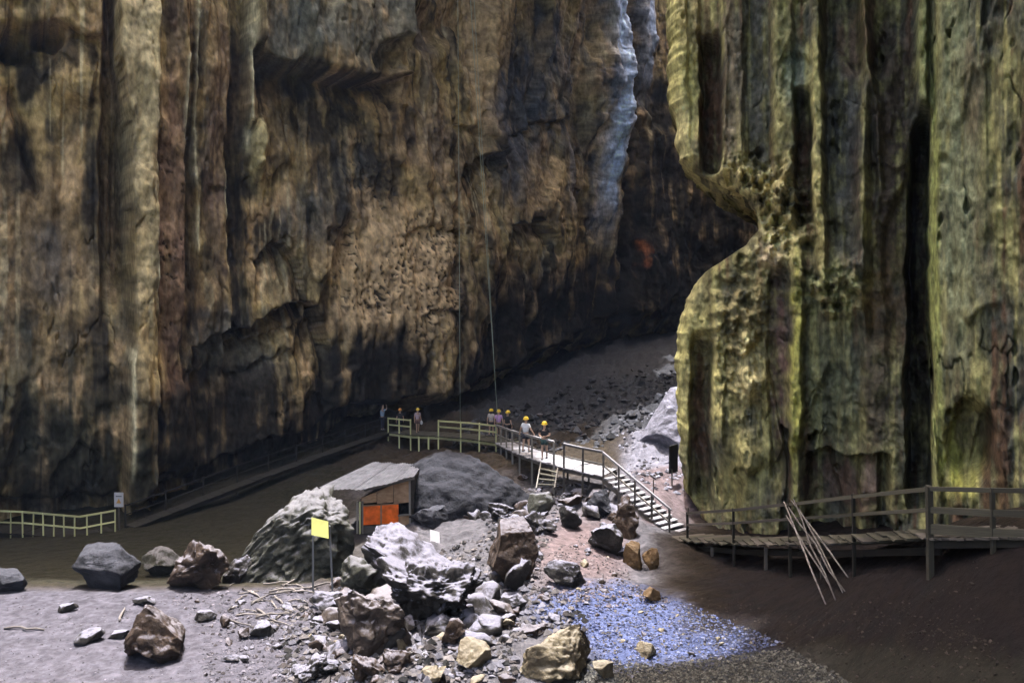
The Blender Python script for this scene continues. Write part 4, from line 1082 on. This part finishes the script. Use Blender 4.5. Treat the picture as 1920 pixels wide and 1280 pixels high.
# poles leaning on the rail
def build_poles():
    top = P(1482, 945, 24.0)
    spec = [((1470,940),(1548,1132),"longest bare pole of the bundle leaning on the boardwalk rail"),
            ((1484,938),(1590,1082),"bare pole splayed furthest to one side, leaning on the boardwalk rail"),
            ((1494,944),(1580,1110),"slim pole in the middle of the bundle leaning on the rail"),
            ((1478,950),(1584,1108),"crooked pole crossing behind the others at the boardwalk rail"),
            ((1474,966),(1556,1098),"short thin pole whose top stays below the boardwalk rail"),
            ((1488,936),(1566,1124),"pole with the highest tip in the bundle on the boardwalk rail")]
    for i, ((x0, y0), (x1, y1), lab) in enumerate(spec):
        a = P(x0, y0, 24.15 - .04 * i); b = hit(x1, y1 + 4)
        b = P(x1, y1, min(b.y, 23.6)); b.z = max(b.z, gz(b.x, b.y) + .02)
        mid = a.lerp(b, .5) + Vector((BR_.uniform(-.06, .06), 0, BR_.uniform(-.05, .05)))
        q = a.lerp(b, .78) + Vector((BR_.uniform(-.04, .04), 0, BR_.uniform(-.02, .02)))
        o = link("pole", tube_mesh("pole", [a, a.lerp(b, .25), mid, q, b], [.022, .024, .027, .025, .018], 7, .08, i), M_BARK)
        tag(o, lab, "pole", "poles leaning on the boardwalk rail")
    return
build_poles()

# ------------------------------------------------------------------ staircase
TOP, BOT = P(1130, 893, 36.0), P(1258, 1004, 32.8)
def build_stairs():
    root = empty("staircase", BOT); tag(root, "pale dusty open timber staircase with bright handrail between walkway and boardwalk", "staircase")
    t = (BOT - TOP); hx = Vector((t.x, t.y, 0)).normalized(); z = Vector((0, 0, 1)); a = hx.cross(z) * -1
    W = 1.15; n = 13
    for i in range(n):
        p = TOP.lerp(BOT, (i + .6) / n)
        beam("tread", p - a * .03, p + a * W, .25, .05, M_W_PALE, root)
    for o in (0.02, W - .02):
        beam("stringer", TOP + a * o - z * .16, BOT + a * o - z * .16, .06, .2, M_W_DARK, root)
    for i in range(5):
        p = TOP.lerp(BOT, i / 4 * .97 + .01)
        g = gz(p.x, p.y)
        beam("post", Vector((p.x, p.y, min(g, p.z) - .15)), p + z * 1.06, .085, .085, M_W_DARK, root)
        if i in (2, 4):
            q = p + a * W; beam("post", Vector((q.x, q.y, gz(q.x, q.y) - .15)), q + z * .9, .05, .05, M_W_DARK, root)
    beam("handrail", TOP + z * 1.08, BOT + z * 1.06, .075, .085, M_W_PALE, root)
    beam("rail", TOP + z * .52, BOT + z * .5, .05, .07, M_W_GREY, root)
build_stairs()

# ------------------------------------------------------------------ walkway, platform, little ladder
def build_walkway():
    e = [TOP.copy(), P(1057,877,37.0), P(1010,864,38.6), P(978,853,41.0), P(959,845,44.0), P(930,830,50.0)]
    root = empty("walkway", e[1]); tag(root, "pale decked timber walkway with handrails curving up to the far platform", "walkway")
    z = Vector((0, 0, 1))
    deck(root, e, 1.5, 1, .22, .02, .05, M_W_PALE, M_W_DARK)
    right = [TOP.copy(), P(1090,885,36.5), P(1057,877,37.0)]
    left = [P(1038,872,37.6), P(1010,864,38.6), P(978,853,41.0), P(959,845,44.0), P(930,830,50.0)]
    railing(root, right, 1.06, 1.1, [(1.08, .07, .08)], M_W_DARK, first=False)
    railing(root, left, 1.06, 2.2, [(1.08, .07, .08)], M_W_GREY)
    for pts, m in ((right, M_W_PALE), (left, M_W_PALE)):
        for i in range(len(pts) - 1): beam("handrail", pts[i] + z * 1.13, pts[i + 1] + z * 1.13, .10, .04, m, root)
    for pts in (right, left):
        for i in range(len(pts) - 1): beam("rail", pts[i] + z * .55, pts[i + 1] + z * .55, .05, .06, M_W_GREY, root)
    far = [p + (Vector(((e[i + 1] if i < len(e) - 1 else e[i]) - (e[i] if i < len(e) - 1 else e[i - 1]))).cross(z).normalized()) * 1.5 for i, p in enumerate(e)]
    for p in far[:-1]: beam("post", (p.x, p.y, gz(p.x, p.y) - .2), (p.x, p.y, p.z - .06), .09, .09, M_W_DARK, root)
    # ladder steps
    r2 = empty("steps", P(1030, 905, 37.4)); tag(r2, "short flight of four wooden steps below the gap in the walkway rail", "steps")
    a0, a1 = P(1014, 866, 38.0), P(1046, 876, 37.2)
    b0, b1 = P(1006, 914, 36.4), P(1040, 914, 36.0)
    a0.z -= .05; a1.z -= .05
    for k in range(1, 5):
        s = k / 4.6; beam("tread", a0.lerp(b0, s), a1.lerp(b1, s), .18, .05, M_W_OLIVE, r2)
    beam("stringer", a0, a0.lerp(b0, 1.05), .05, .14, M_W_GREY, r2); beam("stringer", a1, a1.lerp(b1, 1.05), .05, .14, M_W_DARK, r2)
    # platform
    f = [P(930,830,50.0), P(880,823,53.0), P(822,818,55.0), P(770,816,56.5), P(728,811,59.0)]
    pr = empty("platform", f[2]); tag(pr, "far greenish timber platform on stilts with gap in its railing", "platform")
    deck(pr, f, 1.7, 1, .30, .02, .06, M_W_OLIVE, M_W_GREEN)
    railing(pr, [f[0], f[1], f[2]], 1.08, 2.0, [(1.06, .07, .09), (.66, .06, .10)], M_W_GREEN)
    railing(pr, [f[3], f[4]], 1.08, 2.0, [(1.06, .07, .09), (.60, .06, .10)], M_W_GREEN)
    for s in (.35, .7):
        p = f[2].lerp(f[3], s); beam("post", (p.x, p.y, gz(p.x, p.y) - .2), (p.x, p.y, p.z - .08), .1, .1, M_W_GREEN, pr)
    # dark boardwalk along the foot of the wall
    g = [P(720,809,59.6), P(600,850,53.0), P(470,896,48.0), P(340,946,44.0), P(235,985,41.2)]
    br = empty("boardwalk", g[2]); tag(br, "unlit dark timber boardwalk running along the foot of the big wall", "boardwalk")
    deck(br, g, 0.75, -1, .55, .03, .06, M_W_BLACK, M_W_BLACK)
    railing(br, g, 1.05, 2.4, [(1.02, .05, .06), (.55, .04, .05)], M_W_BLACK, post_w=.07)
    # pale fenced section on the left
    h = [P(216,998,40.0), P(150,1011,38.9), P(45,1001,39.9), P(-70,996,40.2)]
    fr = empty("boardwalk", h[1]); tag(fr, "left boardwalk end with pale green railing in front of the wall", "boardwalk")
    deck(fr, h, 1.2, 1, .24, .02, .05, M_W_BLACK, M_W_BLACK)
    railing(fr, h, 1.10, .62, [(1.10, .06, .08), (.55, .05, .07)], M_W_GREEN, post_w=.055)
build_walkway()

# ------------------------------------------------------------------ hut
M_SHEET = mat_plain("dusty_roof_sheet", (0.125, 0.12, 0.13), 0.75, 0.3, 2.5, 0.2)
M_ORANGE = mat_plain("orange_tarpaulin", (0.75, 0.13, 0.010), 0.55, 0.35, 3.0, 0.3)
M_DKIN = mat_plain("dark_boarding", (0.02, 0.018, 0.016), 0.9, 0.3, 3)
def build_hut():
    base = P(725, 992, 35.3); z = Vector((0, 0, 1))
    root = empty("hut", base); tag(root, "small timber hut with grey lean-to roof and orange tarpaulin front", "hut")
    D = 35.2
    LT, RT = P(676, 934, D), P(767, 896, D); LB, RB = P(676, 996, D), P(770, 998, D)
    back = Vector((.35, 3.3, 0)); th = .05
    def panel(name, corners, mat, thick=.05, lab=None, sub=False):
        bm = bmesh.new(); vs_ = [bm.verts.new(c) for c in corners]
        f = bm.faces.new(vs_); bm.normal_update()
        r = bmesh.ops.extrude_face_region(bm, geom=[f]); nv = [e for e in r["geom"] if isinstance(e, bmesh.types.BMVert)]
        for v in nv: v.co += Vector((0, thick, 0)) if abs(f.normal.y) > .5 else Vector((thick, 0, 0))
        bmesh.ops.recalc_face_normals(bm, faces=bm.faces)
        me = bpy.data.meshes.new(name); bm.to_mesh(me); bm.free()
        o = link(name, me, mat, root)
        if lab: o["label"] = lab
        return o
    # upper plywood in three sheets
    for (xa, xb) in ((676, 706), (707, 737), (738, 767)):
        ya = 934 + (896 - 934) * (xa - 676) / 91; yb = 934 + (896 - 934) * (xb - 676) / 91
        panel("wall_panel", [P(xa, 944, D), P(xb, 941, D), P(xb, yb, D), P(xa, ya, D)], M_W_TAN)
    panel("tarpaulin", [P(681, 984, D - .06), P(747, 980, D - .06), P(747, 943, D - .06), P(681, 947, D - .06)], M_ORANGE, .03)
    panel("batten", [P(713, 982, D - .10), P(716, 982, D - .10), P(716, 944, D - .10), P(713, 945, D - .10)], M_W_TAN, .03)
    panel("batten", [P(681, 949, D - .10), P(747, 945, D - .10), P(747, 943, D - .10), P(681, 947, D - .10)], M_W_TAN, .03)
    o = panel("wall_panel", [P(747, 1000, D), P(769, 998, D), P(769, 966, D), P(747, 968, D)], M_W_TAN)
    panel("wall_panel", [P(681, 1000, D), P(747, 1000, D), P(747, 985, D), P(681, 985, D)], M_W_DARK)
    beam("ledge", P(746, 966, D - .05), P(770, 964, D - .05), .12, .05, M_W_GREY, root)
    for x, m in ((670, M_W_GREY), (675, M_W_GREEN), (680, M_W_GREY)):
        beam("post", P(x, 1000, D - .03), P(x, 940, D - .03), .07, .07, m, root)
    beam("post", P(769, 1000, D + .02), P(768, 896, D + .02), .08, .08, M_W_GREY, root)
    # side and back walls
    def q(a, b, n, m, t=.05): panel(n, [a, b, b + back, a + back], m, t)
    panel("side_wall", [RB, RB + back, RT + back * 1.0 - z * .28, RT], M_W_DARK)
    panel("side_wall", [LB, LB + back, LT + back - z * .2, LT], M_W_DARK)
    panel("back_wall", [LB + back, RB + back, RT + back - z * .28, LT + back - z * .2], M_W_DARK)
    # roof sheets, sagging at the eave
    NL, NR = P(598, 914, 35.4), P(777, 892, 34.8); FL, FR_ = P(700, 866, 39.6), P(792, 870, 38.6)
    def pt(u, v):
        p = NL.lerp(NR, u).lerp(FL.lerp(FR_, u), v)
        sag = (math.sin(u * math.pi) ** 1.2) * (1 - v)
        return p + Vector((0, -.75 * sag, -.12 * sag + .025 * math.sin(u * 23)))
    ns = 5
    for s in range(ns):
        bm = bmesh.new(); g = []
        for i in range(9):
            u = (s + i / 8 * 1.04) / ns
            g.append([bm.verts.new(pt(min(u, 1), v / 8) + Vector((0, 0, .012 * (s % 2) + .018 * math.cos(i * math.pi)))) for v in range(9)])
        for i in range(8):
            for v in range(8): bm.faces.new((g[i][v], g[i + 1][v], g[i + 1][v + 1], g[i][v + 1]))
        bmesh.ops.solidify(bm, geom=bm.faces[:], thickness=.03)
        me = bpy.data.meshes.new("roof_sheet"); bm.to_mesh(me); bm.free()
        link("roof_sheet", me, M_SHEET, root)
    beam("roof_beam", pt(.5, .03) - z * .09, pt(1, .03) - z * .09, .06, .1, M_W_DARK, root)
    beam("roof_beam", FR_ - z * .08 + Vector((.6, 0, 0)), pt(.5, .97) - z * .08, .06, .08, M_W_GREY, root)
build_hut()

# ------------------------------------------------------------------ signs
M_YEL = mat_plain("yellow_sign_paint", (0.34, 0.34, 0.10), 0.5, 0.08, 4)
M_WHT = mat_plain("white_sign_paint", (0.38, 0.37, 0.37), 0.5, 0.08, 4)
M_POST = mat_plain("grey_metal_post", (0.10, 0.10, 0.10), 0.5, 0.2, 6)
M_ORG = mat_plain("orange_print", (0.42, 0.22, 0.06), 0.6, 0.1, 4)
M_BLK = mat_plain("black_board", (0.015, 0.014, 0.013), 0.7, 0.2, 4)
def slab(name, corners, thick, mat, parent):
    bm = bmesh.new(); a = [bm.verts.new(c) for c in corners]; n = (Vector(corners[1]) - Vector(corners[0])).cross(Vector(corners[2]) - Vector(corners[0])).normalized()
    if n.y > 0: n = -n
    b = [bm.verts.new(Vector(c) - n * thick) for c in corners]; m = len(corners)
    bm.faces.new(a); bm.faces.new(b[::-1])
    for i in range(m): bm.faces.new((a[i], b[i], b[(i + 1) % m], a[(i + 1) % m]))
    bmesh.ops.recalc_face_normals(bm, faces=bm.faces)
    me = bpy.data.meshes.new(name); bm.to_mesh(me); bm.free()
    return link(name, me, mat, parent)
def build_signs():
    g = hit(602, 1112); D = g.y
    r = empty("sign", g); tag(r, "blank yellow sign board standing on two thin posts among rubble", "sign")
    slab("sign_board", [P(584, 1002, D), P(616, 1009, D - .15), P(615, 977, D + .10), P(584, 969, D + .24)], .03, M_YEL, r)
    for x, y in ((587, 975), (618, 985)):
        b = P(x + (0 if x < 600 else 6), 1115, D + .1); b.z = gz(b.x, b.y) - .1
        beam("post", b, P(x, y, D + .36), .05, .05, M_POST, r)
    g = hit(815, 1024); D = 31.5
    r = empty("sign", P(815, 1030, D)); tag(r, "small blank white sign board behind the long dusty boulder", "sign")
    slab("sign_board", [P(807, 1018, D), P(825, 1022, D), P(824, 997, D + .24), P(806, 992, D + .24)], .03, M_WHT, r)
    b = P(818, 1040, D + .3); b.z = gz(b.x, b.y) - .1; beam("post", b, P(816, 998, D + .42), .05, .05, M_POST, r)
    D = 40.4
    r = empty("sign", P(223, 985, D)); tag(r, "white warning sign with orange triangle at the end of the left railing", "sign")
    slab("sign_board", [P(214, 950, D), P(231, 950, D), P(231, 923, D), P(214, 923, D)], .03, M_WHT, r)
    t = slab("warning_triangle", [P(218, 943, D - .012), P(227, 943, D - .012), P(222.5, 934, D - .012)], .008, M_ORG, r)
    slab("print_line", [P(217, 931, D - .012), P(228, 931, D - .012), P(228, 929, D - .012), P(217, 929, D - .012)], .008, M_POST, r)
    b = P(223, 985, D + .06); b.z = gz(b.x, b.y) - .1; beam("post", b, P(223, 926, D + .06), .08, .08, M_W_DARK, r)
    # dark board by the pillar
    D = 37.5
    r = empty("sign", P(1263, 930, D)); tag(r, "dark board on a thin post seen edge on beside the rock pillar", "sign")
    slab("sign_board", [P(1256, 888, D), P(1271, 884, D + .5), P(1271, 832, D + .5), P(1256, 836, D)], .06, M_BLK, r)
    b = P(1260, 930, D + .1); b.z = gz(b.x, b.y) - .1; beam("post", b, P(1260, 880, D + .1), .06, .06, M_W_DARK, r)
build_signs()

# ------------------------------------------------------------------ ropes, branches
M_ROPE = mat_plain("pale_rope", (0.26, 0.30, 0.22), 0.8, 0.2, 4)
def build_ropes():
    for lab, a, b in (("hanging rope dropping plumb to the platform rail", P(857, -260, 55.4), P(863, 792, 55.4)),
                      ("hanging rope slanting down towards the group of walkers", P(866, -260, 51.5), P(934, 800, 51.5)),
                      ("faint rope close along the slanting one, higher on the wall", P(876, -240, 53), P(930, 742, 60))):
        pts = [a.lerp(b, t / 12) + Vector((0, 0, -1.2 * math.sin(math.pi * t / 12) * (abs(a.x - b.x) / 8))) for t in range(13)]
        tag(link("rope", tube_mesh("rope", pts, .017, 5), M_ROPE), lab, "rope", "ropes hanging in front of the wall")
build_ropes()

def build_branches():
    r = random.Random(8)
    spec = [("long bleached branch lying across the litter beside the moss boulder", (470,1130),(560,1104)), ("curved branch lifted at one end near the yellow sign", (500,1112),(640,1094)),
            ("forked grey branch on the rim of the sand", (455,1108),(520,1140)), ("thin straight stick alone on the sand at the far left", (8,1180),(84,1181)), ("short pale stick standing aslant on the open sand", (224,1165),(236,1140)),
            ("dark flat branch in front of the littered branches", (480,1158),(548,1150))]
    n = 0
    def branch(lab, p, q, rad, grp):
        a, b = hit(*p), hit(*q)
        L = (b - a).length
        pts = []
        for k in range(6):
            t = k / 5; m = a.lerp(b, t)
            m.z = max(m.z, gz(m.x, m.y)) + rad + .03 * math.sin(t * 3.14) * r.uniform(0, 2.0) * min(1, L)
            m.x += r.uniform(-.05, .05) * L * .5; m.y += r.uniform(-.05, .05) * L
            pts.append(m)
        tag(link("branch", tube_mesh("branch", pts, [rad, rad, rad * .95, rad * .9, rad * .8, rad * .55], 7, .12, r.randrange(999)), M_BARK), lab, "branch", grp)
    for lab, p, q in spec: branch(lab, p, q, .035, "fallen branches")
    for k in range(34):
        x, y = r.uniform(420, 600), r.uniform(1096, 1165)
        an = r.uniform(-1.2, 1.2); L = r.uniform(18, 62)
        branch(("short" if L < 32 else "long" if L > 50 else "thin") + " grey branch " + ("slanting away" if an > .5 else "slanting nearer" if an < -.5 else "lying level") + " in the tangle at the foot of the moss boulder", (x, y), (x + L * math.cos(an), y + L * .4 * math.sin(an)), r.uniform(.012, .032), "fallen branches")
build_branches()

# ------------------------------------------------------------------ people
M_SKIN = mat_plain("skin", (0.42, 0.27, 0.19), 0.6, 0.05, 4)
def cloth(n, c): return mat_plain(n, c, 0.9, 0.15, 12)
M_HELM = mat_plain("yellow_helmet_plastic", (0.55, 0.38, 0.03), 0.35, 0.05, 4)
M_HELM2 = mat_plain("orange_helmet_plastic", (0.55, 0.20, 0.03), 0.35, 0.05, 4)
M_HAIR = mat_plain("dark_hair", (0.03, 0.02, 0.015), 0.7, 0.2, 30)
M_SHOE = mat_plain("shoe", (0.05, 0.05, 0.05), 0.7, 0.2, 10)

def skin_mesh(name, verts, edges, radii, root=0, levels=1):
    me = bpy.data.meshes.new(name + "_src"); me.from_pydata(verts, edges, []); me.update()
    o = bpy.data.objects.new(name + "_src", me); COL.objects.link(o)
    o.modifiers.new("skin", 'SKIN')
    if not me.skin_vertices: me.attributes  # layer is made with the modifier
    sv = me.skin_vertices[0].data
    for i, rr in enumerate(radii):
        sv[i].radius = rr if isinstance(rr, tuple) else (rr, rr)
        sv[i].use_root = (i == root)
    s = o.modifiers.new("sub", 'SUBSURF'); s.levels = levels; s.render_levels = levels
    dg = bpy.context.evaluated_depsgraph_get()
    out = bpy.data.meshes.new_from_object(o.evaluated_get(dg))
    bpy.data.objects.remove(o); bpy.data.meshes.remove(me)
    out.name = name
    out.polygons.foreach_set("use_smooth", [True] * len(out.polygons))
    return out

def add_meshes(name, meshes):
    bm = bmesh.new()
    for m in meshes: bm.from_mesh(m)
    me = bpy.data.meshes.new(name); bm.to_mesh(me); bm.free()
    me.polygons.foreach_set("use_smooth", [True] * len(me.polygons))
    return me

def ellip(c, r, seg=14, rings=9, shape=None):
    bm = bmesh.new(); bmesh.ops.create_uvsphere(bm, u_segments=seg, v_segments=rings, radius=1)
    for v in bm.verts:
        p = Vector((v.co.x * r[0], v.co.y * r[1], v.co.z * r[2]))
        if shape: p = shape(p)
        v.co = p + Vector(c)
    me = bpy.data.meshes.new("e"); bm.to_mesh(me); bm.free(); return me

def person(foot, face, label, top, bottom, arms="down", stride=0.0, helm=True, helm_mat=None, long_legs=False, hair=False, scale=1.0, sleeves=True, bag=None):
    """standing figure, local -Y is forward; face = heading angle about z"""
    root = empty("person", foot); root.rotation_euler = (0, 0, face); root.scale = (scale,) * 3
    tag(root, label, "person", "visitors on the walkway")
    V = Vector
    hipz, shz = .93, 1.42
    s = stride
    J = {'pel': V((0,0,.97)), 'belly': V((0,.01,1.12)), 'chest': V((0,.0,1.30)), 'neck0': V((0,.015,1.46)), 'neck': V((0,0,1.53)), 'head': V((0,-.015,1.64)), 'crown': V((0,0,1.72))}
    for sd, n in ((-1, 'L'), (1, 'R')):
        f = -s * sd
        J['hip' + n] = V((.095 * sd, 0, .90)); J['knee' + n] = V((.10 * sd, -.03 - .16 * f, .49)); J['ank' + n] = V((.10 * sd, .02 - (.30 * f if f > 0 else .26 * f), .09 + (.05 if f < 0 else 0)))
        J['toe' + n] = J['ank' + n] + V((.02 * sd, -.17, -.055))
        J['sh' + n] = V((.18 * sd, .01, 1.43))
        if arms == "down": J['el' + n] = V((.245 * sd, .03 + .05 * s * sd, 1.15)); J['wr' + n] = V((.27 * sd, -.05 + .1 * s * sd, .90)); hd = V((0, -.03, -1))
        elif arms == "up": J['el' + n] = V((.30 * sd, -.16, 1.50)); J['wr' + n] = V((.20 * sd, -.22, 1.74)); hd = V((-.2 * sd, -.1, 1))
        elif arms == "front": J['el' + n] = V((.26 * sd, -.02, 1.17)); J['wr' + n] = V((.07 * sd, -.24, 1.10 + .03 * sd)); hd = V((-1 * sd, -.1, .05))
        elif arms == "out": J['el' + n] = V((.30 * sd, .0, 1.18)); J['wr' + n] = V((.40 * sd, -.10, .98)); hd = V((.3 * sd, -.25, -1))
        J['hd' + n] = hd.normalized()
    names = ['pel','belly','chest','neck0','neck','head','crown','hipL','kneeL','ankL','toeL','hipR','kneeR','ankR','toeR','shL','elL','wrL','pmL','shR','elR','wrR','pmR']
    for n in 'LR': J['pm' + n] = J['wr' + n] + J['hd' + n] * .08
    rad = dict(pel=(.15,.11), belly=(.135,.10), chest=(.155,.11), neck0=(.07,.06), neck=(.055,.055), head=(.078,.095), crown=(.06,.07), hipL=.088, kneeL=.056, ankL=.038, toeL=(.042,.025), shL=.056, elL=.04, wrL=.027, pmL=(.036,.02))
    for k in list(rad):
        if k.endswith('L'): rad[k[:-1] + 'R'] = rad[k]
    E = [('pel','belly'),('belly','chest'),('chest','neck0'),('neck0','neck'),('neck','head'),('head','crown'),
         ('pel','hipL'),('hipL','kneeL'),('kneeL','ankL'),('ankL','toeL'),('pel','hipR'),('hipR','kneeR'),('kneeR','ankR'),('ankR','toeR'),
         ('chest','shL'),('shL','elL'),('elL','wrL'),('wrL','pmL'),('chest','shR'),('shR','elR'),('elR','wrR'),('wrR','pmR')]
    def sub(nodes, grow, lv=1, over={}):
        ix = {n: i for i, n in enumerate(nodes)}
        vv = [over.get(n, J[n] if n in J else None) for n in nodes]
        ee = [(ix[a], ix[b]) for a, b in E if a in ix and b in ix]
        rr = []
        for n in nodes:
            q = rad[n]; q = q if isinstance(q, tuple) else (q, q); rr.append((q[0] * grow + .004, q[1] * grow + .004) if grow != 1 else q)
        return skin_mesh("limb", [tuple(v) for v in vv], ee, rr, 0, lv)
    body = [sub(names, 1)]
    body.append(ellip(J['head'] + V((0,-.005,0)), (.076,.096,.118), 16, 12, lambda p: V((p.x * (1 - .25 * max(0, -p.z) / .118), p.y, p.z))))
    body.append(ellip(J['head'] + V((0,-.1,-.015)), (.013,.02,.024), 8, 6))
    for sd in (-1, 1):
        body.append(ellip(J['head'] + V((.077 * sd, .01, -.01)), (.012,.02,.03), 8, 6))
        body.append(ellip(J['head'] + V((.03 * sd, -.088, .015)), (.012,.008,.007), 8, 6))
    body.append(ellip(J['head'] + V((0,-.09,-.058)), (.025,.009,.007), 8, 6))
    for n, sd in (('L', -1), ('R', 1)):                              # four bent fingers and a thumb per hand
        h = J['hd' + n]; side = V((0, 1, 0)) if abs(h.y) < .8 else V((1, 0, 0)); side = (side - h * side.dot(h)).normalized(); nrm = h.cross(side)
        if nrm.x * sd > 0 and arms == "down": nrm = -nrm
        for k, ln in enumerate((.066, .078, .072, .055)):
            b = J['pm' + n] + side * (.012 + -.028 + .019 * k - .001) * 1.3
            body.append(tube_mesh("finger", [b - h * .03, b + h * ln * .55, b + h * ln * .9 + nrm * .018, b + h * ln * 1.0 + nrm * .034], [.0095,.009,.008,.006], 6))
        b = J['wr' + n] + h * .025
        body.append(tube_mesh("thumb", [b, b - side * .045 + h * .03, b - side * .052 + h * .062 + nrm * .01], [.012,.011,.008], 6))
    link("body", add_meshes("body", body), M_SKIN, root).matrix_local = Matrix()
    # clothes
    sh_nodes = ['pel','belly','chest','neck0','shL','shR'] + (['elL','elR'] if sleeves else [])
    over = {}
    if sleeves:
        for n in 'LR': over['el' + n] = J['sh' + n].lerp(J['el' + n], .72)
    me = sub(sh_nodes, 1.16, 1, over); link("shirt", me, top, root).matrix_local = Matrix()
    over = {}
    nodes = ['pel','hipL','hipR','kneeL','kneeR']
    if long_legs: nodes += ['ankL','ankR']
    else:
        for n in 'LR': over['knee' + n] = J['hip' + n].lerp(J['knee' + n], .62)
    me = sub(nodes, 1.24, 1, over); link("trousers" if long_legs else "shorts", me, bottom, root).matrix_local = Matrix()
    for n in 'LR':
        a = J['ank' + n]; me = ellip(a + V((0, -.075, -.045)), (.05, .14, .048), 12, 8, lambda p: V((p.x, p.y, max(p.z, -.034))))
        link("shoe", me, M_SHOE, root).matrix_local = Matrix()
    if hair or not helm:
        me = ellip(J['head'] + V((0, .03, .015 if not hair else -.03)), (.09, .09, .125 if not hair else .17), 14, 10)
        link("hair", me, M_HAIR, root).matrix_local = Matrix()
    if helm:
        bm = bmesh.new(); prof = [(.155, .035), (.135, .045), (.128, .06), (.122, .11), (.095, .155), (.05, .18), (.0001, .186)]
        rings = []
        for rr, zz in prof:
            rings.append([bm.verts.new(J['head'] + V((math.cos(t * .3927) * rr, math.sin(t * .3927) * rr * 1.15, zz))) for t in range(16)])
        inner = [bm.verts.new(J['head'] + V((math.cos(t * .3927) * .12, math.sin(t * .3927) * .138, .036))) for t in range(16)]
        for i in range(len(rings) - 1):
            for t in range(16): bm.faces.new((rings[i][t], rings[i][(t + 1) % 16], rings[i + 1][(t + 1) % 16], rings[i + 1][t]))
        for t in range(16): bm.faces.new((rings[0][(t + 1) % 16], rings[0][t], inner[t], inner[(t + 1) % 16]))
        bmesh.ops.remove_doubles(bm, verts=bm.verts, dist=.0005); bmesh.ops.recalc_face_normals(bm, faces=bm.faces)
        me = bpy.data.meshes.new("helmet"); bm.to_mesh(me); bm.free(); me.polygons.foreach_set("use_smooth", [True] * len(me.polygons))
        link("helmet", me, helm_mat or M_HELM, root).matrix_local = Matrix()
    if bag:
        p = root.location + Matrix.Rotation(face, 3, 'Z') @ (J['wrR'] + V((.02, 0, -.16)))
        b = ellip((0, 0, 0), (.09, .13, .16), 12, 9, lambda q: V((q.x, q.y * (1 - .2 * q.z / .16), max(-.13, q.z))))
        o = link("bag", b, bag); o.location = p
        strap = tube_mesh("handle", [(0, -.05, .12), (0, -.03, .2), (0, .03, .2), (0, .05, .12)], .008, 5)
        h = link("handle", strap, bag, o); h.matrix_local = Matrix()
        tag(o, "small white bag held by the walker in the pale pink top", "bag")
    return root

WHITE = cloth("white_cotton", (0.55, 0.56, 0.58)); BLACK = cloth("black_cotton", (0.02, 0.02, 0.022)); LILAC = cloth("lilac_cotton", (0.42, 0.26, 0.46)); PINKP = cloth("pale_pink_cotton", (0.42, 0.32, 0.34))
BLUE = cloth("light_blue_cotton", (0.28, 0.38, 0.50)); BROWN = cloth("brown_cotton", (0.12, 0.07, 0.06)); TEAL = cloth("dark_teal_cotton", (0.03, 0.06, 0.06)); NAVY = cloth("dark_navy_cotton", (0.02, 0.022, 0.035)); CREAM = cloth("cream_cotton", (0.40, 0.36, 0.33))
def on_deck(px, py, D): return P(px, py, D)
person(P(986, 848, 40.6), R(150), "person in white shirt and dark shorts with yellow helmet on the pale walkway", WHITE, NAVY, "out", .5)
person(P(1021, 861, 38.2), R(-10), "person in black shirt with arms folded in front beside the walkway gap", BLACK, TEAL, "front", .2)
person(P(921, 818, 52.4), R(160), "person in cream shirt, leftmost of the three helmeted walkers together", CREAM, BLACK, "down", .3, hair=True, helm_mat=M_HELM)
person(P(935, 822, 51.6), R(175), "person in lilac shirt between two other helmeted walkers", LILAC, BLACK, "down", .4, scale=1.03)
person(P(952, 826, 50.4), R(140), "person in black clothes, rightmost of the three walkers together", BLACK, BLACK, "down", .3, long_legs=True, scale=1.05)
person(P(783, 812, 57.6), R(30), "person in pale pink top carrying a white bag in the platform's gap", PINKP, BROWN, "down", .3, bag=WHITE)
person(P(750, 812, 58.6), R(200), "person in dark clothes with orange helmet behind the platform rail", BLACK, NAVY, "down", .0, helm_mat=M_HELM2, long_legs=True)
person(P(717, 806, 59.2), R(60), "bareheaded person in light blue shirt raising both arms at the wall", BLUE, NAVY, "up", .0, helm=False, long_legs=True)
